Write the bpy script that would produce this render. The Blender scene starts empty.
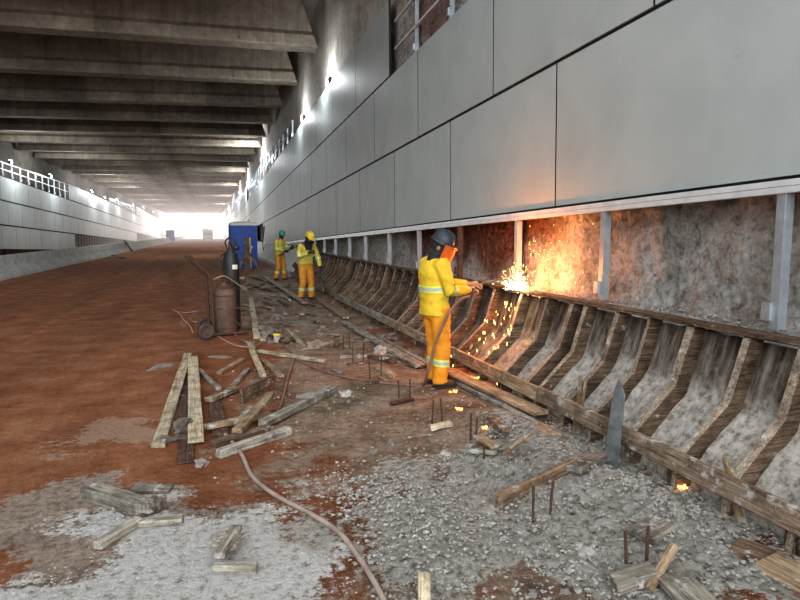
import bpy, bmesh, math, random
from mathutils import Vector, Matrix, noise
R = random.Random(7)
SC = bpy.context.scene
COL = SC.collection
PI = math.pi

# ------------------------------------------------------------------ camera
F = 620.0
PITCH = math.atan(67.0/F)
YAW = math.radians(16.8)
CAMZ = 1.70
cd = bpy.data.cameras.new('camera'); cam = bpy.data.objects.new('camera', cd); COL.objects.link(cam)
cd.sensor_width = 36.0; cd.lens = F/800*36.0; cd.clip_end = 1000; cd.clip_start = 0.05
cam.location = (0, 0, CAMZ); cam.rotation_euler = (PI/2-PITCH, 0, -YAW)
SC.camera = cam
CM = Matrix.Translation((0, 0, CAMZ)) @ cam.rotation_euler.to_matrix().to_4x4()

def ray(px, py):
    return (CM.to_3x3() @ Vector(((px-400)/F, (300-py)/F, -1.0)))
def G(px, py, z=0.0):
    """ground point seen at a photo pixel"""
    d = ray(px, py); t = (z-CAMZ)/d.z
    return Vector((d.x*t, d.y*t, z))
def WX(px, py, x):
    """point on the plane X=x"""
    d = ray(px, py); t = x/d.x
    return Vector((x, d.y*t, CAMZ+d.z*t))

# ------------------------------------------------------------------ labels
def tag(o, label=None, cat=None, group=None, kind=None):
    if label: o['label'] = label
    if cat: o['category'] = cat
    if group: o['group'] = group
    if kind: o['kind'] = kind
    return o
def empty(name, loc=(0, 0, 0), rz=0.0):
    o = bpy.data.objects.new(name, None); COL.objects.link(o)
    o.empty_display_size = 0.1
    o.location = loc; o.rotation_euler = (0, 0, rz)
    return o
def thing(name, label, cat, loc=(0, 0, 0), rz=0.0, group=None):
    return tag(empty(name, loc, rz), label, cat, group)
ORD = ['first','second','third','fourth','fifth','sixth','seventh','eighth','ninth','tenth','eleventh','twelfth','thirteenth','fourteenth','fifteenth','sixteenth','seventeenth','eighteenth','nineteenth','twentieth']
TENS = {2:'twenty',3:'thirty',4:'forty'}
def ordw(i):
    if i < 20: return ORD[i]
    n = i+1; t, u = divmod(n, 10)
    if u == 0: return {2:'twentieth',3:'thirtieth',4:'fortieth',5:'fiftieth'}[t]
    return TENS.get(t, 'fifty')+'-'+ORD[u-1]

def smooth(a, b, x):
    if a == b: return 1.0 if x >= a else 0.0
    t = max(0.0, min(1.0, (x-a)/(b-a))); return t*t*(3-2*t)
def N(x, y, z=0.0): return noise.noise(Vector((x, y, z)))
def FB(x, y, z=0.0, o=4):
    s = 0; a = 1; f = 1
    for _ in range(o):
        s += a*noise.noise(Vector((x*f, y*f, z*f+7.3*_))); a *= .5; f *= 2.1
    return s

# ------------------------------------------------------------------ mesh builder
class MB:
    def __init__(s): s.v = []; s.f = []; s.m = []
    def add(s, vs, fs, mi=0):
        b = len(s.v); s.v.extend([tuple(v) for v in vs]); s.f.extend([tuple(b+i for i in f) for f in fs]); s.m.extend([mi]*len(fs))
        return s
    def box(s, c, d, rot=None, mi=0, taper=1.0):
        x, y, z = d[0]/2, d[1]/2, d[2]/2
        vs = [Vector((sx*x*(taper if sz > 0 else 1), sy*y*(taper if sz > 0 else 1), sz*z)) for sz in (-1, 1) for sy in (-1, 1) for sx in (-1, 1)]
        if rot is not None: vs = [rot @ v for v in vs]
        c = Vector(c); vs = [v+c for v in vs]
        return s.add(vs, [(0,2,3,1),(4,5,7,6),(0,1,5,4),(2,6,7,3),(0,4,6,2),(1,3,7,5)], mi)
    def bar(s, p, q, w, h, up=(0, 0, 1), mi=0):
        """square bar between two points; h along up"""
        p = Vector(p); q = Vector(q); d = q-p; L = d.length; d.normalize()
        u = Vector(up); sd = d.cross(u)
        if sd.length < 1e-4: sd = d.cross(Vector((1, 0, 0)))
        sd.normalize(); u = sd.cross(d)
        rot = Matrix((d, -sd, u)).transposed()
        return s.box((p+q)/2, (L, w, h), rot, mi)
    def rings(s, rings, closed=True, cap=True, mi=0):
        n = len(rings[0]); b = len(s.v)
        for r in rings: s.v.extend([tuple(v) for v in r])
        for i in range(len(rings)-1):
            for j in range(n if closed else n-1):
                k = (j+1) % n
                s.f.append((b+i*n+j, b+i*n+k, b+(i+1)*n+k, b+(i+1)*n+j)); s.m.append(mi)
        if cap and closed:
            s.f.append(tuple(b+j for j in reversed(range(n)))); s.m.append(mi)
            s.f.append(tuple(b+(len(rings)-1)*n+j for j in range(n))); s.m.append(mi)
        return s
    def tube(s, pts, r, n=10, mi=0, cap=True):
        """pts list of points, r a number or a list of radii (or (ra, rb) tuples with side vector fixed)"""
        pts = [Vector(p) for p in pts]
        if not isinstance(r, (list, tuple)): r = [r]*len(pts)
        prev = None; rs = []
        for i, p in enumerate(pts):
            if i == 0: d = pts[1]-p
            elif i == len(pts)-1: d = p-pts[i-1]
            else: d = (pts[i+1]-p).normalized()+(p-pts[i-1]).normalized()
            d.normalize()
            if prev is None:
                a = d.cross(Vector((0, 1, 0)) if abs(d.y) < .8 else Vector((1, 0, 0))); a.normalize()
            else:
                a = prev-d*prev.dot(d); a.normalize()
            prev = a; bq = d.cross(a)
            ra, rb = r[i] if isinstance(r[i], (list, tuple)) else (r[i], r[i])
            rs.append([p+a*(ra*math.cos(2*PI*k/n))+bq*(rb*math.sin(2*PI*k/n)) for k in range(n)])
        return s.rings(rs, True, cap, mi)
    def cyl(s, p, q, r, r2=None, n=16, mi=0): return s.tube([p, q], [r, r if r2 is None else r2], n, mi)
    def lathe(s, c, prof, n=24, mi=0):
        c = Vector(c)
        return s.rings([[c+Vector((r*math.cos(2*PI*k/n), r*math.sin(2*PI*k/n), z)) for k in range(n)] for r, z in prof], True, True, mi)
    def ball(s, c, r, n=12, m=8, mi=0):
        rx, ry, rz = r if isinstance(r, (list, tuple)) else (r, r, r); c = Vector(c)
        return s.rings([[c+Vector((rx*math.sin(t)*math.cos(2*PI*k/n), ry*math.sin(t)*math.sin(2*PI*k/n), -rz*math.cos(t))) for k in range(n)] for t in [max(.03, min(PI-.03, PI*i/m)) for i in range(m+1)]], True, True, mi)
    def torus(s, c, R0, r, axis='Z', n=24, m=8, mi=0, a0=0, a1=2*PI):
        full = abs(a1-a0-2*PI) < 1e-6
        pts = []
        for k in range(n+1):
            t = a0+(a1-a0)*k/n; a, b = R0*math.cos(t), R0*math.sin(t)
            pts.append(Vector(c)+Vector({'Z': (a, b, 0), 'X': (0, a, b), 'Y': (a, 0, b)}[axis]))
        return s.tube(pts, r, m, mi, cap=not full)
    def mesh(s, name, mats, flat=False, bevel=0.0, seg=1):
        me = bpy.data.meshes.new(name); me.from_pydata(s.v, [], s.f)
        for m in (mats if isinstance(mats, (list, tuple)) else [mats]): me.materials.append(m)
        for p, i in zip(me.polygons, s.m): p.material_index = i
        bm = bmesh.new(); bm.from_mesh(me)
        bmesh.ops.recalc_face_normals(bm, faces=bm.faces)
        if bevel > 0:
            es = [e for e in bm.edges if len(e.link_faces) == 2 and e.calc_face_angle(0) > .5]
            bmesh.ops.bevel(bm, geom=es, offset=bevel, segments=seg, affect='EDGES', profile=.5, clamp_overlap=True)
        bm.to_mesh(me); bm.free()
        if not flat:
            me.polygons.foreach_set('use_smooth', [True]*len(me.polygons))
            try: me.set_sharp_from_angle(angle=math.radians(38))
            except Exception: pass
        return me
    def build(s, name, mats, parent=None, flat=False, bevel=0.0, seg=1):
        o = bpy.data.objects.new(name, s.mesh(name, mats, flat, bevel, seg)); COL.objects.link(o)
        if parent is not None: o.parent = parent
        return o

def obj(name, me, parent=None, loc=None):
    o = bpy.data.objects.new(name, me); COL.objects.link(o)
    if parent is not None: o.parent = parent
    if loc is not None: o.location = loc
    return o
def copy_tree(o, parent=None):
    c = o.copy(); COL.objects.link(c)
    if parent is not None: c.parent = parent
    for ch in [x for x in KIDS.get(o.name, [])]: copy_tree(ch, c)
    return c
KIDS = {}

def organic(mb, name, mats, parent=None, voxel=.012, smooth_it=4, wrinkle=0.0, wfreq=9.0, seed=0):
    """fuse overlapping lofts into one continuous surface"""
    me = mb.mesh('tmp', mats); o = bpy.data.objects.new('tmp', me); COL.objects.link(o)
    r = o.modifiers.new('r', 'REMESH'); r.mode = 'VOXEL'; r.voxel_size = voxel; r.use_smooth_shade = True
    if smooth_it:
        sm = o.modifiers.new('s', 'SMOOTH'); sm.factor = .5; sm.iterations = smooth_it
    dg = bpy.context.evaluated_depsgraph_get()
    ev = o.evaluated_get(dg); nm = bpy.data.meshes.new_from_object(ev, depsgraph=dg)
    bpy.data.objects.remove(o); bpy.data.meshes.remove(me)
    nm.name = name
    if wrinkle:
        no = [v.normal.copy() for v in nm.vertices]
        for v, n in zip(nm.vertices, no):
            p = v.co
            w = N(p.x*wfreq+seed, p.y*wfreq, p.z*wfreq*1.6)+.5*N(p.x*wfreq*2.3, p.y*wfreq*2.3+seed, p.z*wfreq*3)
            v.co = p+n*(wrinkle*w)
    nm.polygons.foreach_set('use_smooth', [True]*len(nm.polygons))
    no = bpy.data.objects.new(name, nm); COL.objects.link(no)
    if parent is not None: no.parent = parent
    nm.materials.clear()
    for m in (mats if isinstance(mats, (list, tuple)) else [mats]): nm.materials.append(m)
    return no

def band(src, name, co1, co2, mat, parent, off=.005, near=None, rad=9):
    """strip of the surface of src between two parallel planes, lifted off it"""
    bm = bmesh.new(); bm.from_mesh(src.data)
    co1, co2 = Vector(co1), Vector(co2); nrm = (co2-co1).normalized()
    bmesh.ops.bisect_plane(bm, geom=bm.verts[:]+bm.edges[:]+bm.faces[:], plane_co=co1, plane_no=nrm, clear_inner=True)
    bmesh.ops.bisect_plane(bm, geom=bm.verts[:]+bm.edges[:]+bm.faces[:], plane_co=co2, plane_no=nrm, clear_outer=True)
    if near is not None:
        near = Vector(near)
        bmesh.ops.delete(bm, geom=[v for v in bm.verts if (v.co-near).length > rad], context='VERTS')
    bm.normal_update()
    ns = {v: v.normal.copy() for v in bm.verts}
    for v in bm.verts: v.co += ns[v]*off
    me = bpy.data.meshes.new(name); bm.to_mesh(me); bm.free()
    me.materials.clear(); me.materials.append(mat)
    for p in me.polygons: p.material_index = 0; p.use_smooth = True
    return obj(name, me, parent)

# ------------------------------------------------------------------ materials
def newmat(name):
    m = bpy.data.materials.new(name); m.use_nodes = True
    nt = m.node_tree; nt.nodes.clear()
    out = nt.nodes.new('ShaderNodeOutputMaterial'); bs = nt.nodes.new('ShaderNodeBsdfPrincipled')
    nt.links.new(bs.outputs[0], out.inputs[0])
    return m, nt, bs
def nd(nt, t, **kw):
    n = nt.nodes.new('ShaderNode'+t)
    for k, v in kw.items():
        if k in ('operation', 'blend_type', 'data_type', 'feature', 'interpolation', 'noise_dimensions', 'attribute_name', 'musgrave_type', 'wave_type', 'bands_direction', 'use_clamp', 'clamp'): setattr(n, k, v)
        else: n.inputs[k].default_value = v
    return n
def ramp(nt, src, stops):
    n = nt.nodes.new('ShaderNodeValToRGB'); e = n.color_ramp.elements
    while len(e) < len(stops): e.new(.5)
    for el, (p, c) in zip(e, stops): el.position = p; el.color = (c[0], c[1], c[2], 1) if not isinstance(c, (int, float)) else (c, c, c, 1)
    nt.links.new(src, n.inputs[0]); return n
def mixc(nt, fac, a, b, mode='MIX'):
    n = nt.nodes.new('ShaderNodeMix'); n.data_type = 'RGBA'; n.blend_type = mode; n.clamp_factor = True
    for s, i in ((fac, 0), (a, 6), (b, 7)):
        if hasattr(s, 'links') or hasattr(s, 'is_linked'): nt.links.new(s, n.inputs[i])
        else: n.inputs[i].default_value = s if i == 0 else (s[0], s[1], s[2], 1)
    return n.outputs[2]
def coords(nt, kind='Object', scale=(1, 1, 1)):
    tc = nt.nodes.new('ShaderNodeTexCoord'); mp = nt.nodes.new('ShaderNodeMapping'); mp.inputs['Scale'].default_value = scale
    nt.links.new(tc.outputs[kind], mp.inputs[0]); return mp.outputs[0]
def noisen(nt, vec, scale, detail=5, rough=.6, dist=0):
    n = nd(nt, 'TexNoise', Scale=scale, Detail=detail, Roughness=rough, Distortion=dist); nt.links.new(vec, n.inputs['Vector']); return n.outputs[0]
def bump(nt, bs, h, strength=.3, dist=.02):
    b = nd(nt, 'Bump', Strength=strength, Distance=dist); nt.links.new(h, b.inputs['Height']); nt.links.new(b.outputs[0], bs.inputs['Normal'])
def plain(name, c1, c2=None, scale=6, rough=.7, metal=0.0, bmp=.15, bd=.01, stretch=(1, 1, 1), kind='Object', emis=None, spec=.4):
    m, nt, bs = newmat(name)
    bs.inputs['Roughness'].default_value = rough; bs.inputs['Metallic'].default_value = metal
    bs.inputs['Specular IOR Level'].default_value = spec
    v = coords(nt, kind, stretch)
    if c2 is None: c2 = tuple(x*.7 for x in c1)
    h = noisen(nt, v, scale)
    r = ramp(nt, h, [(.32, c2), (.68, c1)]); nt.links.new(r.outputs[0], bs.inputs['Base Color'])
    if bmp: bump(nt, bs, noisen(nt, v, scale*4, 6), bmp, bd)
    if emis:
        bs.inputs['Emission Color'].default_value = (*emis[0], 1); bs.inputs['Emission Strength'].default_value = emis[1]
    return m
def wood(name, c1, c2, c3=None, splat=0.0, splatc=(.45, .44, .42)):
    """sawn timber, grain along local X"""
    m, nt, bs = newmat(name); bs.inputs['Roughness'].default_value = .8; bs.inputs['Specular IOR Level'].default_value = .2
    oi = nt.nodes.new('ShaderNodeObjectInfo')
    tc = nt.nodes.new('ShaderNodeTexCoord')
    ad = nd(nt, 'VectorMath', operation='ADD'); nt.links.new(tc.outputs['Object'], ad.inputs[0])
    sc = nd(nt, 'VectorMath', operation='SCALE', Scale=37.0); cb = nt.nodes.new('ShaderNodeCombineXYZ')
    for i in range(3): nt.links.new(oi.outputs['Random'], cb.inputs[i])
    nt.links.new(cb.outputs[0], sc.inputs[0]); nt.links.new(sc.outputs[0], ad.inputs[1])
    mp = nt.nodes.new('ShaderNodeMapping'); mp.inputs['Scale'].default_value = (1.2, 26, 26); nt.links.new(ad.outputs[0], mp.inputs[0])
    g = noisen(nt, mp.outputs[0], 2.2, 8, .75, .8)
    r = ramp(nt, g, [(.36, tuple(x*.6 for x in c2)), (.45, c2), (.55, c1), (.68, c3 or c1)])
    st = noisen(nt, ad.outputs[0], 5.0, 8, .75)
    sr = ramp(nt, st, [(.38, .32), (.56, 1.0)])
    col = mixc(nt, .8, r.outputs[0], sr.outputs[0], 'MULTIPLY')
    hv = nd(nt, 'HueSaturation'); nt.links.new(col, hv.inputs['Color'])
    mr = nd(nt, 'MapRange'); mr.inputs[3].default_value = .78; mr.inputs[4].default_value = 1.2
    nt.links.new(oi.outputs['Random'], mr.inputs[0]); nt.links.new(mr.outputs[0], hv.inputs['Value'])
    col = hv.outputs[0]
    if splat:
        sp = noisen(nt, ad.outputs[0], 9.0, 8, .7)
        sm = ramp(nt, sp, [(.62-splat*.3, 0.0), (.70-splat*.25, 1.0)])
        col = mixc(nt, sm.outputs[0], col, splatc)
    nt.links.new(col, bs.inputs['Base Color'])
    bump(nt, bs, g, .8, .008)
    return m

def emit(name, c, s):
    m = bpy.data.materials.new(name); m.use_nodes = True; nt = m.node_tree; nt.nodes.clear()
    o = nt.nodes.new('ShaderNodeOutputMaterial'); e = nt.nodes.new('ShaderNodeEmission')
    e.inputs[0].default_value = (*c, 1); e.inputs[1].default_value = s; nt.links.new(e.outputs[0], o.inputs[0]); return m

M = {}
def concrete(name, c1, c2, c3, form=0.0, rough=.85, bmp=.4, scale=1.0, streak=True, pores=True):
    m, nt, bs = newmat(name); bs.inputs['Roughness'].default_value = rough; bs.inputs['Specular IOR Level'].default_value = .25
    v = coords(nt, 'Object')
    a = noisen(nt, v, .7*scale, 6, .65); b = noisen(nt, v, 5*scale, 8, .7)
    r = ramp(nt, a, [(.3, c2), (.5, c1), (.7, c3)])
    r2 = ramp(nt, b, [(.3, .62), (.6, 1.05)])
    col = mixc(nt, .75, r.outputs[0], r2.outputs[0], 'MULTIPLY')
    if streak:
        vs = coords(nt, 'Object', (3, 3, .25)); s = noisen(nt, vs, 1.3, 5, .7)
        sr = ramp(nt, s, [(.35, .6), (.55, 1.0)]); col = mixc(nt, .6, col, sr.outputs[0], 'MULTIPLY')
    if form:
        oi = nt.nodes.new('ShaderNodeObjectInfo'); sx = nt.nodes.new('ShaderNodeSeparateXYZ'); nt.links.new(coords(nt, 'Object'), sx.inputs[0])
        ma = nd(nt, 'Math', operation='MULTIPLY_ADD'); nt.links.new(sx.outputs[0], ma.inputs[0]); ma.inputs[1].default_value = 1/form
        mo = nd(nt, 'Math', operation='MULTIPLY'); nt.links.new(oi.outputs['Random'], mo.inputs[0]); mo.inputs[1].default_value = 53.0; nt.links.new(mo.outputs[0], ma.inputs[2])
        fl = nd(nt, 'Math', operation='FLOOR'); nt.links.new(ma.outputs[0], fl.inputs[0])
        wn = nt.nodes.new('ShaderNodeTexWhiteNoise'); wn.noise_dimensions = '1D'; nt.links.new(fl.outputs[0], wn.inputs['W'])
        r3 = ramp(nt, wn.outputs[0], [(0.0, .72), (1.0, 1.18)]); col = mixc(nt, 1.0, col, r3.outputs[0], 'MULTIPLY')
        fr_ = nd(nt, 'Math', operation='FRACT'); nt.links.new(ma.outputs[0], fr_.inputs[0])
        r4 = ramp(nt, fr_.outputs[0], [(0.0, .6), (.008, 1.0)]); col = mixc(nt, 1.0, col, r4.outputs[0], 'MULTIPLY')
        vo = nd(nt, 'TexVoronoi', Scale=1.6); nt.links.new(v, vo.inputs['Vector'])
        r5 = ramp(nt, vo.outputs['Distance'], [(.035, .15), (.05, 1.0)]); col = mixc(nt, 1.0, col, r5.outputs[0], 'MULTIPLY')
    nt.links.new(col, bs.inputs['Base Color'])
    bump(nt, bs, b, bmp, .02)
    return m

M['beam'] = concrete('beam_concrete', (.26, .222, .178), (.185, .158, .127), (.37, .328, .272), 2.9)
M['farwall'] = concrete('wall_concrete_far', (.16, .145, .125), (.10, .09, .08), (.23, .21, .185))
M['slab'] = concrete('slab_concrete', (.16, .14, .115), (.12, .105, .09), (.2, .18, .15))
M['upperwall'] = concrete('wall_concrete_upper', (.44, .41, .365), (.32, .29, .26), (.56, .53, .48))
M['barrier'] = concrete('barrier_concrete', (.62, .63, .60), (.50, .51, .49), (.72, .73, .70), bmp=.2)
M['panel'] = None
M['steel'] = plain('galvanised_steel', (.46, .51, .54), (.33, .37, .40), 9, .36, .5, .08)
M['rail'] = plain('bright_zinc_rail', (.74, .77, .78), (.58, .62, .64), 5, .35, .25, .05)
M['steel_dull'] = plain('dull_steel', (.40, .42, .42), (.27, .27, .26), 7, .55, .5, .1)
M['rust'] = plain('rusty_steel', (.15, .085, .06), (.07, .042, .033), 14, .85, .2, .4)
M['rebar'] = plain('rebar_steel', (.13, .075, .05), (.07, .045, .035), 40, .8, .4, .4)
M['w_pale'] = wood('pale_timber', (.66, .56, .40), (.44, .36, .25), (.74, .66, .52), .15)
M['w_grey'] = wood('grey_timber', (.36, .33, .275), (.2, .18, .15), (.46, .43, .37), .25)
M['w_brown'] = wood('brown_timber', (.26, .18, .12), (.15, .10, .07), (.33, .245, .165), .15)
M['w_warm'] = wood('warm_timber', (.38, .285, .185), (.23, .165, .105), (.46, .37, .26), .2)
M['w_dark'] = wood('dark_timber', (.15, .085, .06), (.08, .05, .04), (.2, .12, .085), .05)
M['w_rib'] = wood('formwork_rib_timber', (.19, .132, .088), (.10, .067, .046), (.26, .19, .135), .04, (.42, .40, .37))
M['w_ribface'] = wood('formwork_rib_face', (.42, .35, .27), (.26, .205, .155), (.52, .455, .375), .2, (.50, .49, .46))
M['w_waler'] = wood('waler_timber', (.33, .25, .185), (.2, .145, .105), (.41, .33, .26), .22, (.48, .45, .42))
M['rag'] = plain('cement_rag', (.52, .50, .46), (.25, .23, .2), 10, .95, 0, .6, .02)
M['ragdark'] = plain('dark_rag', (.16, .13, .11), (.07, .06, .05), 10, .95, 0, .5, .02)
M['chunk'] = plain('concrete_chunk', (.52, .50, .46), (.28, .265, .24), 22, .95, 0, .8, .02)
M['chunkdark'] = plain('dusty_chunk', (.33, .295, .255), (.15, .13, .11), 12, .95, 0, .6, .02)
M['black'] = plain('black_paint', (.035, .037, .04), (.02, .02, .02), 8, .5, 0, .1)
M['blackcloth'] = plain('black_cloth', (.03, .032, .04), (.015, .016, .02), 20, .9, 0, .3)
M['hosebrown'] = plain('brown_hose', (.27, .14, .10), (.16, .085, .062), 10, .6, 0, .1)
M['hosegrey'] = plain('grey_hose', (.37, .31, .26), (.22, .17, .14), 6, .75, 0, .2)
M['yellow'] = plain('yellow_cloth', (.76, .53, .045), (.62, .41, .03), 7, .85, 0, .35, .012)
M['yellowdull'] = plain('dusty_yellow_cloth', (.62, .53, .10), (.45, .38, .07), 7, .85, 0, .35, .012)
M['orange'] = plain('orange_cloth', (.84, .36, .03), (.62, .24, .02), 7, .85, 0, .35, .012)
M['orangedull'] = plain('dusty_orange_cloth', (.66, .32, .05), (.42, .18, .03), 7, .85, 0, .35, .012)
M['reflect'] = plain('reflective_tape', (.52, .58, .5), (.40, .46, .42), 30, .4, .2, .05)
M['lime'] = plain('lime_edge_tape', (.75, .85, .12), (.62, .72, .1), 30, .6, 0, .05)
M['skin'] = plain('skin', (.36, .2, .13), (.28, .15, .1), 12, .6, 0, .1)
M['skindark'] = plain('dark_skin', (.07, .045, .035), (.05, .03, .025), 12, .6, 0, .1)
M['glove'] = plain('leather_glove', (.55, .30, .16), (.36, .18, .1), 16, .8, 0, .3)
M['gloved'] = plain('dark_glove', (.06, .05, .045), (.03, .03, .03), 16, .8, 0, .3)
M['boot'] = plain('brown_boot', (.10, .065, .045), (.05, .035, .028), 12, .7, 0, .2)
M['cap'] = plain('dark_helmet', (.045, .055, .07), (.03, .035, .045), 6, .45, 0, .05)
M['yhelm'] = plain('yellow_helmet', (.78, .62, .06), (.66, .5, .05), 5, .4, 0, .03)
M['ghelm'] = plain('green_helmet', (.03, .30, .20), (.02, .22, .15), 5, .4, 0, .03)
M['blue'] = plain('blue_plastic', (.035, .10, .40), (.025, .075, .30), 4, .5, 0, .05)
M['white'] = plain('white_plastic', (.75, .75, .68), (.6, .6, .54), 4, .6, 0, .05)
M['yplast'] = plain('yellow_plastic', (.9, .75, .03), (.8, .6, .03), 4, .5, 0, .05)
M['tyre'] = plain('tyre_rubber', (.10, .075, .065), (.05, .04, .04), 12, .9, 0, .3)
M['glass'] = plain('dark_glass', (.06, .07, .08), (.04, .05, .05), 4, .15, 0, 0)
M['cylrust'] = plain('rust_brown_cylinder', (.17, .115, .088), (.085, .058, .047), 5, .75, .1, .25)
M['tarp'] = plain('dark_tarpaulin', (.07, .062, .058), (.035, .03, .03), 7, .8, 0, .3)
M['lampglow'] = emit('lamp_glow', (.93, .97, 1.0), 30.0)
M['spark'] = emit('spark_hot', (1.0, .50, .13), 14.0)
M['sparkcore'] = emit('spark_core', (1.0, .80, .42), 34.0)
M['ember'] = emit('ember', (1.0, .33, .07), 7.0)

# cladding panels: smooth pale grey, faint blotches, tiny per-panel value shift
def panelmat():
    m, nt, bs = newmat('cladding_panel'); bs.inputs['Roughness'].default_value = .55; bs.inputs['Specular IOR Level'].default_value = .35
    tc = nt.nodes.new('ShaderNodeTexCoord'); oi = nt.nodes.new('ShaderNodeObjectInfo')
    ad = nd(nt, 'VectorMath', operation='ADD'); nt.links.new(tc.outputs['Object'], ad.inputs[0])
    nt.links.new(oi.outputs['Location'], ad.inputs[1])
    a = noisen(nt, ad.outputs[0], 1.3, 5, .6, .4)
    r = ramp(nt, a, [(.3, (.335, .375, .372)), (.6, (.388, .425, .42))])
    mp = nt.nodes.new('ShaderNodeMapping'); mp.inputs['Scale'].default_value = (1, 1.2, 5); nt.links.new(ad.outputs[0], mp.inputs[0])
    s = noisen(nt, mp.outputs[0], 1.6, 7, .7, .8); sr = ramp(nt, s, [(.27, .86), (.36, 1.0)])
    col = mixc(nt, .8, r.outputs[0], sr.outputs[0], 'MULTIPLY')
    hv = nd(nt, 'HueSaturation'); nt.links.new(col, hv.inputs['Color'])
    mr = nd(nt, 'MapRange'); mr.inputs[3].default_value = .955; mr.inputs[4].default_value = 1.045
    nt.links.new(oi.outputs['Random'], mr.inputs[0]); nt.links.new(mr.outputs[0], hv.inputs['Value'])
    nt.links.new(hv.outputs[0], bs.inputs['Base Color'])
    return m
M['panel'] = panelmat()
M['joint_shade'] = plain('dark_joint', (.03, .03, .03), None, 6, .9, 0, 0)  # dark backing and edge colour added so panel joints read as shadowed gaps

# rough bare wall: grey shotcrete with rusty red clay patches (patches carried by a mesh attribute)
def roughwall():
    m, nt, bs = newmat('bare_rough_wall'); bs.inputs['Roughness'].default_value = .95; bs.inputs['Specular IOR Level'].default_value = .15
    v = coords(nt, 'Object')
    a = noisen(nt, v, 2.0, 9, .78, .3); b = noisen(nt, v, 14, 9, .8)
    r = ramp(nt, a, [(.34, (.30, .275, .25)), (.45, (.50, .475, .445)), (.54, (.66, .645, .62)), (.66, (.80, .79, .765))])
    at = nt.nodes.new('ShaderNodeAttribute'); at.attribute_name = 'clay'
    sep = nt.nodes.new('ShaderNodeSeparateColor'); nt.links.new(at.outputs['Color'], sep.inputs[0])
    rc = ramp(nt, b, [(.35, (.14, .065, .045)), (.6, (.28, .13, .085))])
    col = mixc(nt, sep.outputs[0], r.outputs[0], rc.outputs[0])
    br = ramp(nt, b, [(.38, .42), (.48, .92), (.6, 1.22)])
    col = mixc(nt, .9, col, br.outputs[0], 'MULTIPLY')
    nt.links.new(col, bs.inputs['Base Color']); bump(nt, bs, b, 1.0, .10)
    return m
M['rough'] = roughwall()

def cementply():
    m, nt, bs = newmat('cement_splashed_boards'); bs.inputs['Roughness'].default_value = .95; bs.inputs['Specular IOR Level'].default_value = .15
    v = coords(nt, 'Object')
    at = nt.nodes.new('ShaderNodeAttribute'); at.attribute_name = 'clay'
    sep = nt.nodes.new('ShaderNodeSeparateColor'); nt.links.new(at.outputs['Color'], sep.inputs[0])
    vs = coords(nt, 'Object', (6, 14, .8)); g = noisen(nt, vs, 1.2, 6, .7)
    w = ramp(nt, g, [(.38, (.05, .036, .028)), (.5, (.14, .115, .095)), (.6, (.22, .195, .17)), (.7, (.38, .36, .33))])
    b = noisen(nt, v, 16, 8, .75)
    c = ramp(nt, b, [(.37, (.17, .15, .128)), (.47, (.36, .335, .295)), (.6, (.52, .495, .45))])
    t = noisen(nt, v, 3.2, 6, .7); ma = nd(nt, 'Math', operation='ADD'); nt.links.new(t, ma.inputs[0]); nt.links.new(sep.outputs[0], ma.inputs[1])
    tm = ramp(nt, ma.outputs[0], [(.62, 0.0), (.95, 1.0)])
    nt.links.new(mixc(nt, tm.outputs[0], w.outputs[0], c.outputs[0]), bs.inputs['Base Color']); bump(nt, bs, b, .8, .03)
    return m
M['ply'] = cementply()
import numpy as np
# ------------------------------------------------------------------ main dimensions (metres)
XW, XL = 3.95, -15.0            # bare wall faces
XP, XPL = 3.70, -12.9           # cladding panel faces
SL = 0.0274                     # cladding courses fall relative to the road
ROW = 1.60; B0 = 2.15
HB, HS = 8.34, 10.0             # girder soffit, slab soffit
YEND = 236.0

# ------------------------------------------------------------------ floor
POLY = {
 'rubble': ([(322,545),(345,482),(430,468),(500,440),(560,425),(610,430),(660,452),(800,540),(800,640),(610,620),(560,585),(480,560),(430,585),(380,575)], .5),
 'lime': ([(-40,640),(-40,600),(60,568),(120,552),(128,530),(70,522),(118,508),(150,526),(205,522),(262,510),(318,524),(338,560),(312,585),(290,610),(250,640)], .3),
 'brown': ([(232,300),(262,268),(300,268),(330,300),(400,345),(470,380),(600,440),(640,470),(720,590),(700,720),(380,720),(360,560),(420,480),(340,490),(290,470),(290,400),(262,372),(300,352),(255,320)], .6),
 'dust': ([(55,432),(100,421),(155,423),(160,438),(110,448),(70,447)], .3),
 'edge': ([(-40,640),(-40,520),(30,490),(100,478),(160,500),(250,500),(300,520),(330,600),(280,640)], .3),
}
PG = {k: ([(lambda g: (g.x, g.y))(G(*p)) for p in v[0]], v[1]) for k, v in POLY.items()}
def sdpoly(P, X, Y):
    """signed distance to a polygon, positive inside"""
    d = np.full(X.shape, 1e9); ins = np.zeros(X.shape, bool); n = len(P)
    for i in range(n):
        ax, ay = P[i]; bx, by = P[(i+1) % n]
        ex, ey = bx-ax, by-ay; wx, wy = X-ax, Y-ay
        t = np.clip((wx*ex+wy*ey)/(ex*ex+ey*ey+1e-12), 0, 1)
        d = np.minimum(d, (wx-ex*t)**2+(wy-ey*t)**2)
        c = ((ay > Y) != (by > Y)) & (X < (bx-ax)*(Y-ay)/((by-ay) if abs(by-ay) > 1e-9 else 1e-9)+ax)
        ins ^= c
    d = np.sqrt(d); return np.where(ins, d, -d)
def masks(X, Y, JX, JY):
    out = {}
    for k, (P, w) in PG.items():
        s = sdpoly(P, X+JX*w*1.1, Y+JY*w*1.1)
        t = np.clip(s/w*.5+.5, 0, 1); out[k] = t*t*(3-2*t)
    return out
def mound(x, y):
    """long heap of rubble lying against the foot of the formwork"""
    m = smooth(1.5, 2.35, x)*(1-smooth(2.4, 2.8, x))*(1-smooth(4.6, 6.0, y))*(0.5+0.5*smooth(2.0, 3.6, y))
    return .13*m*(1+.5*N(x*1.3, y*1.3, 3.1))
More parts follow.
